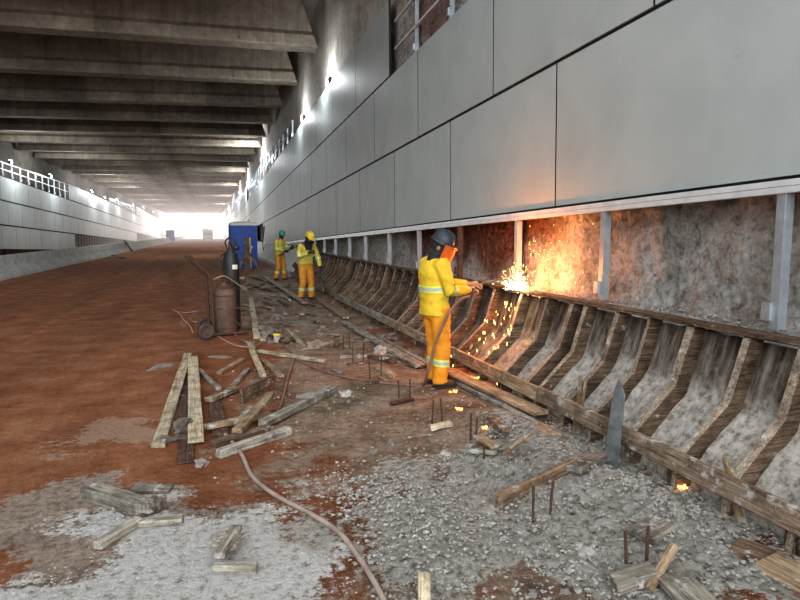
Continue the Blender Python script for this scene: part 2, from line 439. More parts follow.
def height(x, y, rub=None, br=None):
    if rub is None:
        m = masks(np.array([x]), np.array([y]), np.array([0.0]), np.array([0.0])); rub = float(m['rubble'][0]); br = float(m['brown'][0])
    h = .012*N(x*.7, y*.7, 1.7)+.008*N(x*2.7, y*2.7, 4.1)
    if rub > .02 or br > .02:
        a = abs(N(x*5.1, y*5.1, 9))
        h += rub*(.028*a+.018*N(x*11, y*11, 2)) + br*(.010*N(x*6, y*6, 5))
    return h+mound(x, y)

def GH(px, py):
    p = G(px, py)
    for _ in range(4): p = G(px, py, height(p.x, p.y))
    return p

def build_floor():
    def axis(segs):
        a = [segs[0][0]]
        for lo, hi, st in segs:
            n = max(1, int(round((hi-lo)/st)))
            a += [lo+(hi-lo)*(i+1)/n for i in range(n)]
        return np.array(a)
    xs = axis([(-15.2, -6, .6), (-6, -2.2, .12), (-2.2, 3.3, .026), (3.3, 4.1, .1)])
    ys = axis([(-12, 1.4, 1.0), (1.4, 5.6, .026), (5.6, 9, .05), (9, 16, .1), (16, 40, .4), (40, 240, 5)])
    nx, ny = len(xs), len(ys)
    X, Y = np.meshgrid(xs, ys); X = X.ravel(); Y = Y.ravel()
    JX = np.array([FB(x*1.9, y*1.9, 11, 4) for x, y in zip(X, Y)]); JY = np.array([FB(x*1.9, y*1.9, 23, 4) for x, y in zip(X, Y)])
    mk = masks(X, Y, JX, JY)
    Z = np.array([height(x, y, r, b) for x, y, r, b in zip(X, Y, mk['rubble'], mk['brown'])])
    vs = np.stack([X, Y, Z], 1)
    idx = np.arange(nx*ny).reshape(ny, nx)
    q = np.stack([idx[:-1, :-1], idx[:-1, 1:], idx[1:, 1:], idx[1:, :-1]], -1).reshape(-1, 4)
    me = bpy.data.meshes.new('floor'); me.from_pydata(vs.tolist(), [], q.tolist())
    for nm, r, g, b in (('mask', mk['rubble'], mk['lime'], mk['brown']), ('mask2', mk['dust'], mk['edge'], JX*.5+.5)):
        at = me.attributes.new(nm, 'FLOAT_COLOR', 'POINT')
        at.data.foreach_set('color', np.stack([r, g, b, np.ones_like(r)], 1).ravel().astype(np.float32))
    me.polygons.foreach_set('use_smooth', [True]*len(me.polygons))
    m, nt, bs = newmat('site_ground'); bs.inputs['Roughness'].default_value = .95; bs.inputs['Specular IOR Level'].default_value = .12
    v = coords(nt, 'Object')
    big = noisen(nt, v, .35, 5, .6); mid = noisen(nt, v, 2.2, 7, .68); fine = noisen(nt, v, 18, 8, .75); tiny = noisen(nt, v, 60, 6, .7)
    mm_ = nd(nt, 'Math', operation='MULTIPLY_ADD'); nt.links.new(fine, mm_.inputs[0]); mm_.inputs[1].default_value = 2.6; mmb = nd(nt, 'Math', operation='MULTIPLY_ADD'); nt.links.new(mid, mmb.inputs[0]); mmb.inputs[1].default_value = 2.0; mmb.inputs[2].default_value = -1.8; nt.links.new(mmb.outputs[0], mm_.inputs[2]); midf = mm_.outputs[0]
    # red clay with wheel-worn darker and lighter streaks along the road
    red = ramp(nt, mid, [(.30, (.26, .105, .052)), (.5, (.40, .172, .088)), (.70, (.52, .27, .155))])
    vr = coords(nt, 'Object', (1.1, .07, 1)); tr = noisen(nt, vr, 1.1, 5, .6)
    trr = ramp(nt, tr, [(.3, .68), (.55, 1.0), (.7, 1.2)]); red2 = mixc(nt, .85, red.outputs[0], trr.outputs[0], 'MULTIPLY')
    fr = ramp(nt, fine, [(.38, .38), (.52, 1.0), (.62, 1.15)]); red3 = mixc(nt, .42, red2, fr.outputs[0], 'MULTIPLY')
    brown = ramp(nt, mid, [(.34, (.21, .143, .10)), (.5, (.40, .295, .22)), (.64, (.53, .43, .345))])
    brown2 = mixc(nt, .7, brown.outputs[0], fr.outputs[0], 'MULTIPLY')
    grey = ramp(nt, fine, [(.36, (.15, .132, .108)), (.45, (.39, .365, .32)), (.53, (.56, .535, .485)), (.66, (.71, .69, .645))])
    lime = ramp(nt, fine, [(.33, (.25, .22, .185)), (.42, (.58, .56, .52)), (.50, (.80, .79, .765)), (.66, (.86, .855, .84))])
    a1 = nt.nodes.new('ShaderNodeAttribute'); a1.attribute_name = 'mask'; s1 = nt.nodes.new('ShaderNodeSeparateColor'); nt.links.new(a1.outputs['Color'], s1.inputs[0])
    a2 = nt.nodes.new('ShaderNodeAttribute'); a2.attribute_name = 'mask2'; s2 = nt.nodes.new('ShaderNodeSeparateColor'); nt.links.new(a2.outputs['Color'], s2.inputs[0])
    def ragged(src, nz, lo, hi, amt=.9):
        mm = nd(nt, 'Math', operation='MULTIPLY_ADD'); nt.links.new(nz, mm.inputs[0]); mm.inputs[1].default_value = amt; nt.links.new(src, mm.inputs[2])
        g_ = ramp(nt, src, [(.04, 0.0), (.30, 1.0)]); q_ = nd(nt, 'Math', operation='MULTIPLY'); nt.links.new(ramp(nt, mm.outputs[0], [(lo, 0.0), (hi, 1.0)]).outputs[0], q_.inputs[0]); nt.links.new(g_.outputs[0], q_.inputs[1])
        return q_.outputs[0]
    col = mixc(nt, ragged(s1.outputs[2], midf, .6, 1.3), red3, brown2)
    # scattered pale crumbs everywhere near the works
    crumbs = ramp(nt, tiny, [(.63, 0.0), (.68, 1.0)])
    cm = nd(nt, 'Math', operation='MULTIPLY'); nt.links.new(crumbs.outputs[0], cm.inputs[0]); nt.links.new(s1.outputs[2], cm.inputs[1])
    col = mixc(nt, cm.outputs[0], col, (.48, .46, .42))
    dm = nd(nt, 'Math', operation='MULTIPLY'); nt.links.new(ragged(s2.outputs[0], midf, .85, 1.4), dm.inputs[0]); dm.inputs[1].default_value = .5
    col = mixc(nt, dm.outputs[0], col, (.60, .46, .37))
    em = nd(nt, 'Math', operation='MULTIPLY'); nt.links.new(ragged(s2.outputs[1], midf, .9, 1.45), em.inputs[0]); em.inputs[1].default_value = .85
    col = mixc(nt, em.outputs[0], col, mixc(nt, .45, brown2, grey.outputs[0]))
    col = mixc(nt, ragged(s1.outputs[1], midf, .74, 1.12, .95), col, lime.outputs[0])
    col = mixc(nt, ragged(s1.outputs[0], midf, .78, 1.2, .9), col, grey.outputs[0])
    nt.links.new(col, bs.inputs['Base Color'])
    ad = nd(nt, 'Math', operation='MULTIPLY_ADD'); nt.links.new(tiny, ad.inputs[0]); ad.inputs[1].default_value = .35; nt.links.new(fine, ad.inputs[2])
    bump(nt, bs, ad.outputs[0], 1.0, .09)
    me.materials.append(m)
    tag(obj('floor', me), 'red clay road bed with grey rubble and white lime patches', 'ground', kind='structure')
build_floor()

# ------------------------------------------------------------------ bare walls
def build_wall_right():
    ys = [-12+2*i for i in range(6)]+[.0+i*.1 for i in range(12)]+[1.2+i*.032 for i in range(int(7.8/.032))]+[9.0+i*.07 for i in range(int(5/.07))]+[14+.2*i for i in range(60)]+[26+i*6 for i in range(36)]
    zs = [-.2, .4, .85]+[.9+.034*i for i in range(50)]+[2.8, 3.6]+[4.4+.25*i for i in range(10)]+[7.2, 8.45, 10.3]
    vs = []; at = []
    for y in ys:
        for z in zs:
            near = (1-smooth(20, 30, y))
            d = near*(.04*FB(y*1.6, z*1.6, 2, 4)+.05*abs(N(y*7, z*7, 5))+.03*N(y*15, z*15, 1))
            if 2.4 < z < 4.3: d *= .2
            # rough foot of the strip bulges outward
            d += near*.05*(1-smooth(1.0, 1.35, z+.15*N(y*2, 0, 8)))
            x = XW-max(-.06, min(.17, d))
            vs.append((x, y, z))
            c = smooth(6.4, 7.4, y+.7*N(y*.9, z*2, 4))*(1-smooth(11.6, 13.4, y+.9*N(y*.7, z*1.7, 6)))*smooth(1.05, 1.45, z+.35*N(y*1.4, z*1.4, 9))
            if z > 4: c = .75*smooth(-.25, .2, N(y*.6, z*1.1, 3))
            if y > 20 and z < 4: c = .35
            at.append(c)
    nz = len(zs); fs = [(i*nz+j, i*nz+j+1, (i+1)*nz+j+1, (i+1)*nz+j) for i in range(len(ys)-1) for j in range(nz-1)]
    # cast kerb of concrete behind the formwork boards, rough top
    b = len(vs); nk = 7
    yk = [1.2+.07*i for i in range(int(25/.07))]
    for y in yk:
        for k in range(nk):
            x = 3.58+.40*k/(nk-1); vs.append((x, y, .955+.035*N(x*9, y*5, 3)+.05*max(0, N(x*4, y*2.3, 8))+.10*(k/(nk-1))**2)); at.append(0)
    fs += [(b+i*nk+j, b+i*nk+j+1, b+(i+1)*nk+j+1, b+(i+1)*nk+j) for i in range(len(yk)-1) for j in range(nk-1)]
    me = bpy.data.meshes.new('wall_right'); me.from_pydata(vs, [], fs)
    a = me.attributes.new('clay', 'FLOAT_COLOR', 'POINT'); a.data.foreach_set('color', [q for c in at for q in (c, c, c, 1)])
    me.materials.append(M['rough']); me.materials.append(M['upperwall'])
    me.polygons.foreach_set('use_smooth', [True]*len(me.polygons))
    for p in me.polygons:
        if p.center.z > 6.9: p.material_index = 1
    tag(obj('wall_right', me), 'bare rough concrete wall behind the cladding and formwork', 'wall', kind='structure')
build_wall_right()
wl = MB()
wl.box((XL-.15, 112, 5), (.3, YEND+12, 10.6))
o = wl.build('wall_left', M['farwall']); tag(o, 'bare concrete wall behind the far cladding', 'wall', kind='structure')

ce = MB(); ce.box(((XW+XL)/2, (YEND+9)/2, HS+.15), (XW-XL+.6, YEND-9, .3))
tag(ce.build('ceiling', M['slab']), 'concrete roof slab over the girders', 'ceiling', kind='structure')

# low concrete safety barrier along the far side of the road
bp = [(-7.25, -.05), (-7.25, .12), (-7.32, .22), (-7.62, .42), (-7.70, .83), (-7.94, .83), (-8.02, .42), (-8.3, .22), (-8.3, -.05)]
bars = MB(); ysb = [12+4*i for i in range(56)]
bars.rings([[Vector((x+.02*N(y*.3, x), y, z+(.012*N(y*.4, z) if z > 0 else 0))) for x, z in bp] for y in ysb])
tag(bars.build('kerb_barrier', M['barrier'], bevel=0), 'long pale concrete barrier along the far side of the red road', 'barrier', kind='structure')

# finished concrete kerb beyond the formwork
kp = [(2.9, -.05), (2.92, .18), (3.36, .56), (3.56, .97), (3.9, .99), (3.9, -.05)]
kb = MB(); kb.rings([[Vector((x, y, z)) for x, z in kp] for y in [24.9+5*i for i in range(42)]])
tag(kb.build('finished_kerb', M['barrier']), 'pale finished concrete kerb beyond the timber formwork', 'kerb', kind='structure')
ew = MB(); ew.box((1.1, YEND-1, 5), (5.4, .4, 10)); ew.box((-8, YEND-1, 9.0), (13, .4, 2.4))
tag(ew.build('wall_end', M['barrier']), 'pale wing wall beside the bright tunnel exit', 'wall', kind='structure')

# ------------------------------------------------------------------ roof girders
gx0, gx1 = XL+.02, XW-.07
def girder_mesh():
    prof = [(-.36, HB), (.36, HB), (.40, HB+.06), (.40, HB+.40), (.28, HB+.56), (.28, HS-.01), (-.28, HS-.01), (-.28, HB+.56), (-.40, HB+.40), (-.40, HB+.06)]
    mb = MB(); rs = []
    nseg = 18
    for i in range(nseg+1):
        t = i/nseg; r = []
        for y, z in prof:
            k = (z-HB)/(HS-HB); xa = gx0+.55*k; xb = gx1-.55*k
            r.append(Vector((xa+(xb-xa)*t, y, z)))
        rs.append(r)
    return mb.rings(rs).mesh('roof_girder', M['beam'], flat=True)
gm = girder_mesh()
gys = [18.0, 23.4, 28.75, 34.1, 39.3, 44.7]
while gys[-1] < 224: gys.append(gys[-1]+5.3)
for i, y in enumerate([12.7]+gys):
    o = obj('roof_girder', gm, None, (0, y, 0)); g = None
    sk = {0: -.03, 1: -.05, 2: -.05, 3: -.10}.get(i, -.145)
    o.rotation_euler = (0, 0, sk); o.location.y = y-math.sin(sk)*3.9
    if i == 0: lab = 'dark concrete roof girder nearest the camera, above the top of the view'
    elif i <= 12: lab = f'{ordw(i-1)} full dark concrete roof girder spanning the tunnel, counted from the camera'
    else: lab = 'dark concrete roof girder in the distant hazy run beyond the twelfth'; g = 'distant roof girders'
    tag(o, lab, 'girder', g or 'concrete roof girders', 'thing')

# ------------------------------------------------------------------ cladding panels
def panel_mesh(w, h=ROW-.045, t=.03, s=1):
    mb = MB(); mb.box((0, 0, 0), (t, w-(.024 if s > 0 else .034), h)); mb.m[2] = mb.m[3] = 1; mb.box((s*.024, 0, 0), (.012, w+.004, ROW), None, 1); me = mb.mesh('cladding_panel', [M['panel'], M['joint_shade']], flat=True)
    return me
PM = {}
ROWN = ['lowest', 'second', 'third', 'fourth', 'fifth', 'sixth', 'seventh']
SEGS = [(-3.0, 67.5), (67.5, 121), (121, 174), (174, 235)]
PITCHP = 3.2; B0L = B0-.27
OFF = {0: 6.25, 1: 4.72, 2: 13.06, 3: 14.0, 4: 12.0, 5: 13.0, 6: 12.5}
far = MB()
tilt = math.atan(SL)
for side in ('near', 'far'):
    X = XP+.015 if side == 'near' else XPL-.015
    for k in range(7):
        n = 0
        y0 = OFF[k] if side == 'near' else OFF[k]+1.0
        y0 -= PITCHP*math.floor((y0+3)/PITCHP)
        j = 0
        while True:
            ya = y0+PITCHP*j; j += 1
            if ya > 232: break
            yc = ya+PITCHP/2
            s = next((q for q, (a, b) in enumerate(SEGS) if a <= yc < b), None)
            if s is None or not (s <= k <= s+2): continue
            if side == 'near' and k == 2 and ya < 12.8: continue
            if side == 'near' and k == 0 and 47 < yc < 53: continue
            if side == 'far' and yc < 24: continue
            z = (B0 if side == 'near' else B0L)+ROW*(k+.5)-SL*yc
            if z > 7.6: continue
            if yc > 128:
                far.box((X, yc, z), (.03, PITCHP-.022, ROW-.035)); continue
            me = PM[side] if side in PM else PM.setdefault(side, panel_mesh(PITCHP, s=1) if side == 'near' else panel_mesh(PITCHP, ROW-.10, s=-1))
            o = obj('cladding_panel', me, None, (X, yc, z)); o.rotation_euler = (-tilt, 0, 0)
            wall = 'wall behind the formwork' if side == 'near' else 'wall across the road'
            if yc > 75:
                tag(o, f'small distant grey cladding panel, {ROWN[k]} course of the {wall}', 'wall panel', f'distant panels, {ROWN[k]} course, {wall}')
            else:
                tag(o, f'pale grey cladding panel, {ROWN[k]} course of the {wall}, {ordw(n)} from the camera', 'wall panel', f'cladding panels on the {wall}')
            n += 1
o = far.build('cladding_panel_far', M['panel']); tag(o, 'remotest small cladding panels fading into the bright tunnel end', 'wall panel', kind='stuff')
o.name = 'distant_cladding'

# ------------------------------------------------------------------ stud frames (galvanised channels the panels are fixed to)
def channel(mb, p, q, w=.07, d=.05, side=1):
    """C channel: web plus two flanges, web facing -x*side"""
    p, q = Vector(p), Vector(q); t = .006
    ax = (q-p).normalized()
    a = Vector((1, 0, 0)); b = ax.cross(a).normalized()
    mb.bar(p, q, w, t, up=a)
    for s in (-1, 1):
        mb.bar(p+b*s*w/2+a*d/2*side, q+b*s*w/2+a*d/2*side, t, d, up=a)
def frame(name, label, studs, rails, x, mat=None, side=1, w=.068):
    """studs: (y, z0, z1); rails: (y0, z0, y1, z1)"""
    t = thing(name, label, 'metal frame', (x, studs[0][0], 0)); oy = studs[0][0]
    for y, a, b, *mm in studs:
        mb = MB(); channel(mb, (0, y-oy, a), (0, y-oy, b), w, .07, side)
        mb.box((.0, y-oy+w*.75, a+.12), (.05, .07, .12))
        s = mb.build('stud', M[mm[0]] if mm else (mat or M['steel']), t, flat=True)
    for y0, z0, y1, z1 in rails:
        mb = MB(); channel(mb, (-.012, y0-oy, z0), (-.012, y1-oy, z1), .038, .05, side)
        mb.build('rail', mat or M['rail'], t, flat=True)
    return t
bz = lambda y, k=0: B0+ROW*k-SL*y
sy = [1.3, 3.30, 5.30, 7.12, 9.05, 11.05, 13.1, 15.3, 17.2, 19.3]+[21.3+2*i for i in range(13)]
studs = []
for y in sy:
    base = .99+.05*(y < 9)
    if y > 25: base = .80
    studs.append((y, base, bz(y)-.03, 'rust') if abs(y-9.05) < .01 else (y, base, bz(y)-.03))
t = frame('stud_frame', 'galvanised steel studs and twin rail under the grey panels, above the timber formwork', studs,
      [(.8, bz(.8)-.028, 46, bz(46)-.028), (.8, bz(.8)-.074, 46, bz(46)-.074)], XP-.02)
# gap in the third course: bare wall behind rails
frame('stud_frame', 'steel studs and rails across the uncovered gap above the second panel course', 
      [(y, bz(y, 2)+.03, bz(y, 2)+1.7) for y in (4.0, 5.9, 7.8, 9.7, 11.5)],
      [(3, bz(3, 2)+.5, 12.8, bz(12.8, 2)+.5), (3, bz(3, 2)+1.05, 12.8, bz(12.8, 2)+1.05), (3, bz(3, 2)+1.6, 12.8, bz(12.8, 2)+1.6)], XP+.06)
def fence(x, ya, yb, k, label, side, top, step=2.0, mat=None):
    bz = lambda y, k: (B0 if side > 0 else B0L)+ROW*k-SL*y
    ys = []; y = ya
    while y <= yb: ys.append(y); y += step
    st = [(y, bz(y, k)+.02, top) for y in ys]
    rl = [(ya, top-.05, yb, top-.05)]
    mid = lambda y: bz(y, k)+(top-bz(y, k))*.5
    rl.append((ya, mid(ya), yb, mid(yb)))
    return frame('stud_frame', label, st, rl, x, mat, side, .12)
fence(XP+.05, 30, 66.6, 3, 'run of pale steel studs standing above the near cladding wall under the girders', 1, 6.95)
fence(XP+.05, 90, 120, 4, 'distant steel studs standing above the near cladding wall, second run', 1, 6.95)
fence(XPL-.05, 35, 68, 3, 'open steel stud grid topping the cladding wall across the road, first run', -1, 6.35)
fence(XPL-.05, 92, 120.5, 4, 'small distant stud grid topping the cladding wall across the road, second run', -1, 6.35)
def lowframe(x, ya, yb, k, label, side):
    ys = []; y = ya
    while y <= yb: ys.append(y); y += 1.5
    return frame('stud_frame', label, [(y, .03, bz(y, k)) for y in ys], [(ya, (bz(ya, k))*.55, yb, bz(yb, k)*.55), (ya, bz(ya, k)-.05, yb, bz(yb, k)-.05)], x, M['rust'], side, .1)
lowframe(XPL-.05, 68.5, 120, 1, 'reddish studs in the open strip under the cladding across the road', -1)
lowframe(XPL-.05, 35, 66, 0, 'reddish studs low behind the barrier under the nearest far-side panels', -1)
lowframe(XP+.05, 68, 90, 1, 'dark steel studs in the open slot beside the blue toilet', 1)
frame('stud_frame', 'short rusty stud ladder filling the missing lowest panel beside the blue toilet', [(y, .03, bz(y, 1)) for y in (47.2, 49.4, 51.6)], [(47.2, z, 52.6, z) for z in (.5, 1.1, 1.7, 2.2)], XP+.06, M['rust'], 1)

# ------------------------------------------------------------------ flood lights on top of the cladding
def floodlight(loc, label, side, power):
    if side > 0 and loc[1] < 40: power *= .22
    t = thing('floodlight', label, 'lamp', loc, 0, 'floodlights on the cladding tops')
    mb = MB(); mb.box((0, 0, .22), (.14, .34, .26)); 
    for s in (-1, 1): mb.bar((0, s*.19, .05), (0, s*.19, .24), .03, .012)
    mb.bar((0, -.2, .04), (0, .2, .04), .05, .02); mb.cyl((0, 0, 0), (0, 0, .05), .03)
    mb.build('housing', M['black'], t)
    g = MB(); g.box((side*-.072, 0, .22), (.012, .30, .22)); g.build('lens', M['lampglow'], t, flat=True)
    g = MB(); g.box((0, 0, .356), (.13, .30, .012)); g.build('diffuser', M['lampglow'], t, flat=True)
    ld = bpy.data.lights.new('flood', 'POINT'); ld.energy = power; ld.color = (.92, .97, 1.0); ld.shadow_soft_size = .2
    lo = bpy.data.objects.new('flood', ld); COL.objects.link(lo); lo.location = (loc[0]-side*(1.3 if side < 0 or loc[1] > 40 else .45), loc[1], loc[2]+.3)
ri = [(20.8, 3.84, 6.42), (26.8, 3.84, 6.28), (49, 3.84, 7.0), (69.5, 3.84, 6.75), (90, 3.84, 7.0), (117, 3.84, 7.0), (150, 3.84, 7.0)]
li = [(49, 6.3), (60, 6.3), (79, 6.2), (88, 6.0), (99, 6.3), (118, 6.3), (135, 6.6), (157, 6.3)]
for i, (y, x, z) in enumerate(ri): floodlight((x, y, z), f'{ordw(i)} bright white floodlight from the camera on top of the near cladding wall', 1, 700)
for i, (y, z) in enumerate(li): floodlight((XPL-.12, y, z), f'{ordw(i)} bright white floodlight from the camera on the wall across the road', -1, 480)

# ------------------------------------------------------------------ haze at the far end
hz = MB(); hz.box((-5.5, 150, 5), (18.6, 160, 9.9))
m = bpy.data.materials.new('haze'); m.use_nodes = True; nt = m.node_tree; nt.nodes.clear()
out = nt.nodes.new('ShaderNodeOutputMaterial'); pv = nt.nodes.new('ShaderNodeVolumePrincipled')
pv.inputs['Density'].default_value = .0045; pv.inputs['Color'].default_value = (.02, .02, .02, 1)
pv.inputs['Emission Strength'].default_value = .0046; pv.inputs['Emission Color'].default_value = (1, .86, .82, 1)
nt.links.new(pv.outputs[0], out.inputs['Volume'])
tag(hz.build('haze', m, flat=True), 'pale pinkish dust haze filling the bright far end of the tunnel', 'haze', kind='structure')
# ------------------------------------------------------------------ timber formwork of the kerb (bent ribs, boards, walers)
PROF = [(2.90, -.02), (2.93, .20), (3.30, .56), (3.44, 1.00)]      # outer face of the ribs (x, z)
def off_prof(d):
    """profile pushed into the wall by d (measured square to each leg)"""
    out = []
    for i, (x, z) in enumerate(PROF):
        ns = []
        for a, b in ((i-1, i), (i, i+1)):
            if 0 <= a and b < len(PROF):
                t = Vector((PROF[b][0]-PROF[a][0], PROF[b][1]-PROF[a][1])).normalized(); ns.append(Vector((t.y, -t.x)))
        n = sum(ns, Vector((0, 0))).normalized(); k = 1/max(.5, n.dot(ns[0]))
        out.append((x+n.x*d*k, z+n.y*d*k))
    return out
def rib_mesh(seed, depth=.15, w=.05):
    r = random.Random(seed)
    a = PROF; b = off_prof(depth)
    mb = MB(); rs = []
    for (x0, z0), (x1, z1) in zip(a, b):
        j = lambda: r.uniform(-.006, .006)
        rs.append([Vector((x0-2.9+j(), -w/2+j(), z0)), Vector((x0-2.9+j(), w/2+j(), z0)), Vector((x1-2.9, w/2+j(), z1)), Vector((x1-2.9, -w/2+j(), z1))])
    rs[-1] = [Vector((v.x, v.y, 1.0)) for v in rs[-1]]
    # split the long legs so grain and bends stay crisp
    mb.rings(rs)
    for i in range(3): mb.m[i*4] = 1  # shade of the rib sides sits in darker timber; fronts are cement-dusted
    return mb.mesh('rib', [M['w_rib'], M['w_ribface']], flat=True, bevel=.003)
RIBM = [rib_mesh(s, d, w) for s, d, w in ((1, .127, .055), (2, .125, .065), (3, .13, .05), (4, .125, .075))]
def sheathing(y0, y1, off=.125, step=.04):
    P = off_prof(off); P = [(P[0][0], -.03)]+P[1:]
    pts = []
    for (xa, za), (xb, zb) in zip(P[:-1], P[1:]):
        L = math.hypot(xb-xa, zb-za); n = max(2, int(L/step))
        pts += [(xa+(xb-xa)*i/n, za+(zb-za)*i/n) for i in range(n)]
    pts.append(P[-1])
    ny = int((y1-y0)/step); vs = []; at = []
    for i in range(ny+1):
        y = y0+(y1-y0)*i/ny
        for x, z in pts:
            lower = 1-smooth(.45, .7, z)
            amt = lower*.8+.2
            amt *= (1-smooth(5, 8, y))*.95+.05  # crust thins with distance, darkening the far boards to imitate the shaded interior
            d = amt*(.02*abs(N(x*9, y*9, z*9))+.035*max(0, N(x*3, y*3, z*3+4)))
            vs.append((x-d*.8, y, z+d*.6)); at.append(amt*.55+.35*max(0, N(y*1.2, z*2, 7))*amt)
    n = len(pts); fs = [(i*n+j, i*n+j+1, (i+1)*n+j+1, (i+1)*n+j) for i in range(ny) for j in range(n-1)]
    me = bpy.data.meshes.new('boarding'); me.from_pydata(vs, [], fs); me.materials.append(M['ply'])
    a = me.attributes.new('clay', 'FLOAT_COLOR', 'POINT'); a.data.foreach_set('color', [q for c in at for q in (c, c, c, 1)])
    me.polygons.foreach_set('use_smooth', [True]*len(me.polygons))
    return me
def plank_mesh(L, w, t, seed, mat, rough=.006, nseg=6, bow=0.0):
    """sawn board along local X, slightly irregular, ends a little split"""
    r = random.Random(seed); mb = MB(); rs = []
    for i in range(nseg+1):
        x = -L/2+L*i/nseg; q = []
        bz_ = bow*(1-(2*i/nseg-1)**2); tw = r.uniform(-.02, .02)
        for y, z in ((-w/2, -t/2), (w/2, -t/2), (w/2, t/2), (-w/2, t/2)):
            e = r.uniform(-.02, .02) if i in (0, nseg) else 0
            q.append(Vector((x+e*min(1, w*6), y+r.uniform(-rough, rough)*.5, z+bz_+tw*y+r.uniform(-rough, rough)*.25)))
        rs.append(q)
    mb.rings(rs)
    return mb.mesh('board', mat, flat=True, bevel=min(.005, t*.15))
def board(name, p, q, w, t, mat, parent=None, up=(0, 0, 1), seed=0, bow=0.0):
    """board from p to q, thickness t along up"""
    p = Vector(p); q = Vector(q); d = (q-p); L = d.length; d.normalize()
    u = Vector(up); sd = u.cross(d)
    if sd.length < 1e-4: sd = Vector((1, 0, 0)).cross(d)
    sd.normalize(); u = d.cross(sd)
    o = obj(name, plank_mesh(L, w, t, seed+int(L*977), mat, bow=bow), parent)
    o.matrix_local = Matrix.Translation((p+q)/2) @ Matrix((d, sd, u)).transposed().to_4x4()
    return o
# near run of formwork: ribs at the spacing seen
YR = [2.05, 2.42, 2.86, 3.30, 3.80, 4.27, 4.70, 5.18, 5.44, 5.90, 6.50, 7.22, 7.75, 8.30, 8.85, 9.40, 9.95, 10.5, 11.1, 11.7, 12.3, 12.9, 13.5, 14.1, 14.7, 15.1]
def formwork(label, ys, y0, y1, waler_end, shift=0.0, boarding_to=None):
    t = thing('timber_formwork', label, 'formwork', (2.9+shift, (y0+y1)/2, 0)); cy = (y0+y1)/2
    for i, y in enumerate(ys):
        o = obj('rib', RIBM[(i*7+3) % 4], t, (0, y-cy, 0)); o.rotation_euler = (0, 0, R.uniform(-.04, .04))
    b = obj('boarding', sheathing(y0, y1), t, (-2.9, -cy, 0))
    b['label'] = 'boards crusted with grey cement'
    # top rail
    a = y0
    k = 0
    while a < y1-.2:
        e = min(y1, a+3.1); board('top_rail', (.585, a-cy, 1.025), (.585, e-cy, 1.025), .13, .035, M['w_rib'], t, seed=k); a = e+.004; k += 1
    return t
fa = formwork('long near timber formwork with bent ribs and cement crust, along the foot of the wall', YR, 1.2, 15.2, 15.2)
fb = formwork('farther timber formwork run with closely set bent ribs, beside the two distant workers', [16.1+.5*i for i in range(17)], 15.9, 24.6, 24.6, .03)
# lower waler boards nailed to the rib feet
def waler(y0, y1, x0, z0, z1, label, mat, w=.13, t=.045, lean=.1, seed=0, x1=None):
    o = board('waler_board', (x0, y0, z0), (x1 if x1 is not None else x0, y1, z1), w, t, mat, None, (-1, 0, lean), seed)
    return tag(o, label, 'board', 'lower boards along the formwork')
waler(1.55, 5.02, 2.865, .215, .215, 'rust-brown lower board along the formwork feet, nearest length', M['w_waler'], .135, .05, .1, 3)
waler(5.05, 10.3, 2.865, .205, .19, 'brown lower board along the formwork feet behind the welder', M['w_warm'], .13, .045, .1, 4)
waler(10.35, 15.0, 2.865, .19, .17, 'greyish lower board along the formwork feet beyond the welder', M['w_grey'], .13, .045, .1, 5)
waler(16.6, 24.0, 2.84, .19, .17, 'lowest far board along the second formwork run', M['w_grey'], .13, .045, .1, 6)
# stakes and props
def stake(name, label, p, q, w, t, mat, up, seed, point=False, cat='stake'):
    if not point:
        o = board(name, p, q, w, t, mat, None, up, seed)
    else:
        p = Vector(p); q = Vector(q); d = (q-p); L = d.length; d.normalize(); u = Vector(up); sd = u.cross(d).normalized(); u = d.cross(sd)
        mb = MB(); out = [(-L/2, -w*.32), (L/2-.16, -w/2), (L/2, w*.28), (L/2-.10, w/2), (-L/2, w*.34)]
        mb.rings([[Vector((x, y, -t/2)) for x, y in out], [Vector((x, y, t/2)) for x, y in out]])
        o = mb.build(name, mat, flat=True, bevel=.003)
        o.matrix_world = Matrix.Translation((p+q)/2) @ Matrix((d, sd, u)).transposed().to_4x4()
    return tag(o, label, cat, 'stakes against the formwork')
FD = (-1, 0, .25)
# ------------------------------------------------------------------ stakes, props, boards at the formwork foot
stake('stake', 'short tan stake standing behind the lower board, beside the dusty steel plate', (2.93, 4.50, -.03), (2.985, 4.50, .46), .085, .03, M['w_warm'], FD, 5)
stake('stake', 'pointed light-brown stake slanting behind the nearest lower board', (2.945, 2.75, -.03), (2.965, 2.93, .36), .075, .03, M['w_warm'], FD, 6, True)
for y, lab in ((3.33, 'stubby brown block under the nearest lower board, left of the glowing ember'), (2.42, 'dark upright block under the lower board closest to the frame edge'), (6.0, 'short grey prop block under the lower board close to the welder')):
    stake('prop_block', lab, (2.955, y, -.03), (2.955, y, .17), .10, .07, M['w_rib'], FD, int(y*10), cat='block')
sp = MB(); sp.rings([[Vector((x, y, z)) for y, z in ((-.065, -.04), (.06, -.04), (.052, .56), (.02, .70), (-.045, .58))] for x in (-.006, .006)])
M['plate'] = plain('dusty_dark_steel', (.22, .23, .23), (.09, .10, .105), 8, .6, .3, .2)
o = sp.build('steel_plate', M['plate'], bevel=.002); o.location = (2.70, 3.70, height(2.7, 3.7)-.03); o.rotation_euler = (.02, .12, .35)
tag(o, 'dusty blue-grey steel strip standing against the lower board of the formwork', 'steel plate')

